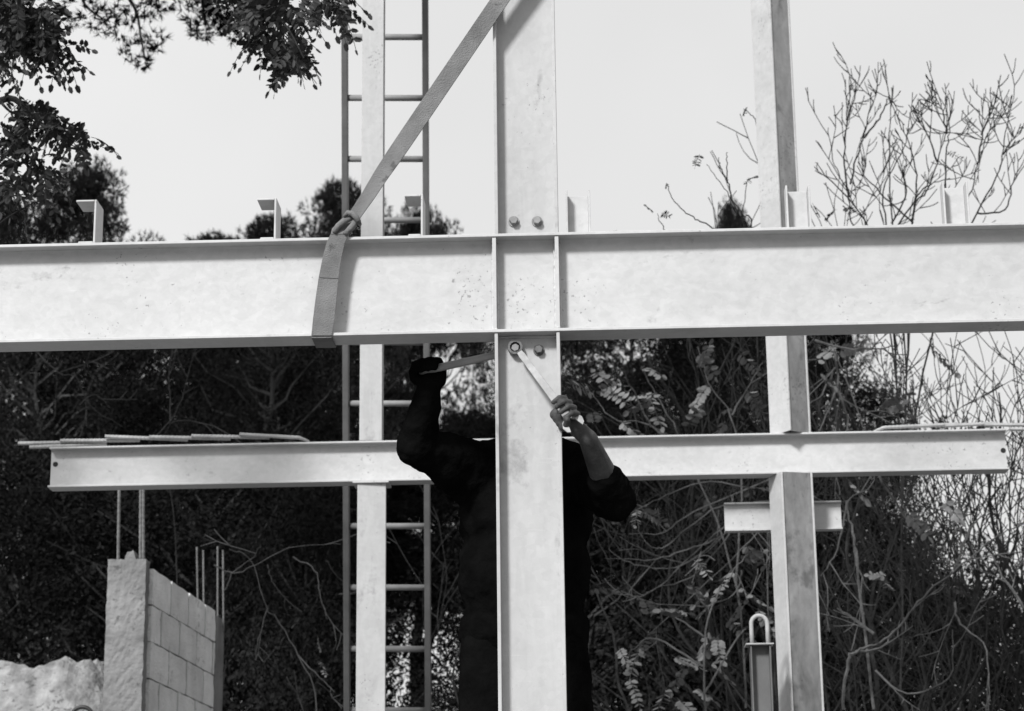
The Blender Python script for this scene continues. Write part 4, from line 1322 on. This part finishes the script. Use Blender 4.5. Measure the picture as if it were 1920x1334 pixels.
sapling('leafy_sapling', 'low sapling with many pale leaflets left of the arched post', 1330, 11.4,
        [[(1330, 1400), (1320, 1250), (1330, 1150), (1370, 1080), (1400, 1040)], [(1330, 1200), (1270, 1160), (1230, 1140)], [(1320, 1250), (1230, 1200), (1190, 1215), (1170, 1250)], [(1330, 1150), (1300, 1100), (1310, 1060)], [(1320, 1300), (1380, 1200), (1400, 1180)]],
        [(1290, 1150, 1240, 1140), (1330, 1110, 1300, 1130), (1350, 1120, 1310, 1145), (1370, 1070, 1340, 1110), (1380, 1100, 1440, 1130, 1.1), (1390, 1050, 1430, 1030), (1400, 1120, 1370, 1160), (1330, 1180, 1310, 1230), (1350, 1190, 1320, 1220), (1360, 1160, 1410, 1190),
         (1330, 1240, 1370, 1270), (1200, 1210, 1180, 1260), (1220, 1180, 1195, 1225, .9), (1290, 1240, 1260, 1290), (1250, 1290, 1230, 1330), (1180, 1270, 1200, 1320, .8), (1300, 1290, 1340, 1310), (1420, 1140, 1450, 1180), (1345, 1195, 1350, 1240), (1260, 1230, 1310, 1245), (1160, 1215, 1175, 1240, .7), (1310, 1130, 1300, 1090), (1395, 1020, 1440, 1060), (1270, 1310, 1300, 1334)],
        .0065, twigs=0, seed=43)
sapling('bare_sapling', 'pale bare branch sweeping diagonally up to the right below the rear beam', 1700, 11.3,
        [[(1580, 1330), (1590, 1240), (1605, 1222), (1650, 1205), (1690, 1170), (1730, 1120), (1790, 1070), (1850, 1020), (1900, 990), (1960, 975)], [(1605, 1222), (1650, 1215), (1670, 1195)], [(1790, 1070), (1820, 990), (1850, 960)], [(1640, 1190), (1600, 1160), (1570, 1140)],
         [(1920, 1140), (1880, 1080), (1860, 1040)]], [(1660, 1080, 1630, 1075, .8), (1700, 960, 1740, 1000), (1770, 940, 1800, 970)], .009, twigs=2, seed=44, barkm='bark_pale')
sapling('bare_sapling', 'pale crooked branches right of the mottled column', 1600, 11.6,
        [[(1640, 1330), (1610, 1080), (1600, 1000), (1590, 940), (1640, 880), (1560, 640)], [(1590, 940), (1570, 1030), (1540, 1080)], [(1600, 1000), (1605, 1060), (1630, 1110)], [(1560, 640), (1570, 720), (1545, 790), (1520, 830)], [(1565, 690), (1540, 740), (1515, 760)],
         [(1640, 880), (1690, 960), (1715, 990)], [(1570, 720), (1590, 790), (1580, 820)], [(1640, 880), (1760, 850)], [(1790, 1130), (1800, 1170), (1850, 1220), (1850, 1330)], [(1640, 1260), (1700, 1300), (1780, 1270), (1785, 1180)], [(1530, 640), (1600, 655), (1680, 650)]],
        [(1540, 700, 1560, 720, 1.1), (1600, 830, 1650, 860, 1.2), (1570, 660, 1620, 640), (1590, 900, 1620, 930, 1.1), (1650, 770, 1690, 750, 1.1), (1700, 800, 1660, 820), (1640, 1080, 1670, 1095, .9), (1530, 680, 1560, 650), (1740, 650, 1790, 690)],
        .008, twigs=2, seed=45)
sapling('bare_sapling', 'thin pale branching twigs left of the ladder below the rear beam', 520, 12.2,
        [[(600, 1400), (590, 1300), (560, 1230), (520, 1160), (500, 1140), (470, 1050), (430, 1030)], [(400, 1060), (440, 1075), (480, 1060), (540, 1030), (640, 1020)], [(500, 1060), (510, 1090), (530, 1120)], [(550, 1045), (590, 1070), (600, 1110), (612, 1160)], [(500, 1140), (485, 1200), (480, 1240)],
         [(610, 1050), (640, 1090), (670, 1110)], [(420, 1110), (440, 1070), (470, 1050), (490, 1020)], [(560, 1230), (600, 1270), (630, 1300)]],
        [(595, 1190, 600, 1215, .5), (600, 1240, 610, 1260, .5)], .0045, twigs=1, seed=46, barkm='bark')
sapling('bare_sapling', 'faint thin branches above the rear beam left of the ladder', 330, 13.0,
        [[(280, 830), (320, 790), (345, 740), (370, 725)], [(320, 790), (318, 730)], [(150, 760), (175, 740), (200, 755)], [(140, 700), (170, 760), (230, 800)], [(0, 750), (25, 725), (45, 705)], [(480, 850), (400, 800), (330, 790), (300, 830)], [(330, 1330), (330, 1000), (300, 830)], [(60, 650), (110, 700), (140, 700)]],
        [], .0055, twigs=1, seed=47, barkm='bark_grey')
sapling('twiggy_sapling', 'sapling tips with a few leaves rising above the beam between the two cleats', 1380, 11.0,
        [[(1420, 700), (1410, 430), (1395, 405), (1372, 375), (1350, 340), (1325, 310)], [(1372, 375), (1365, 340), (1362, 300), (1365, 285)], [(1365, 340), (1350, 315), (1348, 295)], [(1400, 470), (1330, 425), (1300, 408), (1270, 385), (1252, 350), (1249, 345)],
         [(1400, 480), (1270, 450), (1240, 420), (1233, 402)], [(1430, 480), (1425, 330), (1420, 235), (1405, 215), (1396, 205)], [(1420, 235), (1437, 232)]],
        [(1312, 290, 1303, 305, .6), (1240, 400, 1254, 402, .55), (1225, 398, 1212, 385, .4), (1420, 330, 1398, 336, .55), (1398, 203, 1395, 212, .4), (1250, 345, 1249, 350, .3)], .0045, 'leaf_over', 'bark_grey', 0, 48, .05)

sapling('bare_tree', 'bare tree of forked upright twigs standing highest over the beam near the last cleat', 1700, 12.4,
        [[(1690, 1300), (1690, 1000), (1680, 700), (1640, 520), (1597, 415), (1590, 365), (1575, 335), (1560, 290), (1553, 240)], [(1592, 370), (1583, 310), (1587, 225), (1596, 160)], [(1587, 225), (1600, 195), (1604, 150)],
         [(1594, 345), (1605, 300), (1620, 255), (1630, 205), (1634, 172)], [(1620, 258), (1648, 222), (1664, 188), (1668, 180)], [(1690, 1000), (1700, 700), (1672, 420), (1668, 300), (1667, 240), (1676, 160)],
         [(1680, 700), (1665, 450), (1655, 360), (1690, 290), (1705, 240)], [(1700, 700), (1712, 420), (1718, 330), (1704, 270), (1700, 240)], [(1700, 700), (1710, 410), (1737, 360), (1757, 305), (1775, 240), (1786, 188)],
         [(1775, 250), (1768, 215), (1764, 195)], [(1757, 305), (1745, 265), (1744, 235)], [(1710, 800), (1770, 520), (1790, 420), (1822, 355), (1832, 310), (1850, 260), (1867, 200)], [(1832, 310), (1842, 250), (1834, 205)],
         [(1842, 252), (1855, 215), (1850, 190)], [(1770, 520), (1830, 400), (1872, 320), (1886, 250), (1897, 178)], [(1880, 290), (1905, 255)], [(1830, 400), (1885, 395), (1900, 340), (1925, 290)], [(1640, 520), (1620, 410), (1548, 330), (1530, 305)],
         [(1665, 450), (1720, 370), (1745, 345), (1780, 335)], [(1672, 420), (1700, 360), (1690, 320)], [(1790, 420), (1770, 380), (1775, 290), (1780, 240), (1774, 190)], [(1712, 420), (1660, 370), (1620, 330), (1608, 290)]],
        [(1775, 285, 1805, 292, .5), (1600, 400, 1585, 385, .7), (1565, 395, 1550, 405, .7), (1525, 385, 1535, 398, .6), (1722, 185, 1722, 195, .3)], .0065, 'leaf_over', 'bark_grey', 6, 51, .05, (.12, .38), .4)

# black hose loop at the foot of the bank
hc = at(154, 1336, 12.2)
hose = solo('hose_loop', MB().tube([(hc.x + .058*math.cos(R(a)), 12.2, hc.z-.02 + .05*math.sin(R(a))) for a in range(-20, 201, 15)], .012, 8), M['hose'], hc, True)
tag(hose, 'black hose loop at the bottom edge before the pale bank', 'hose')
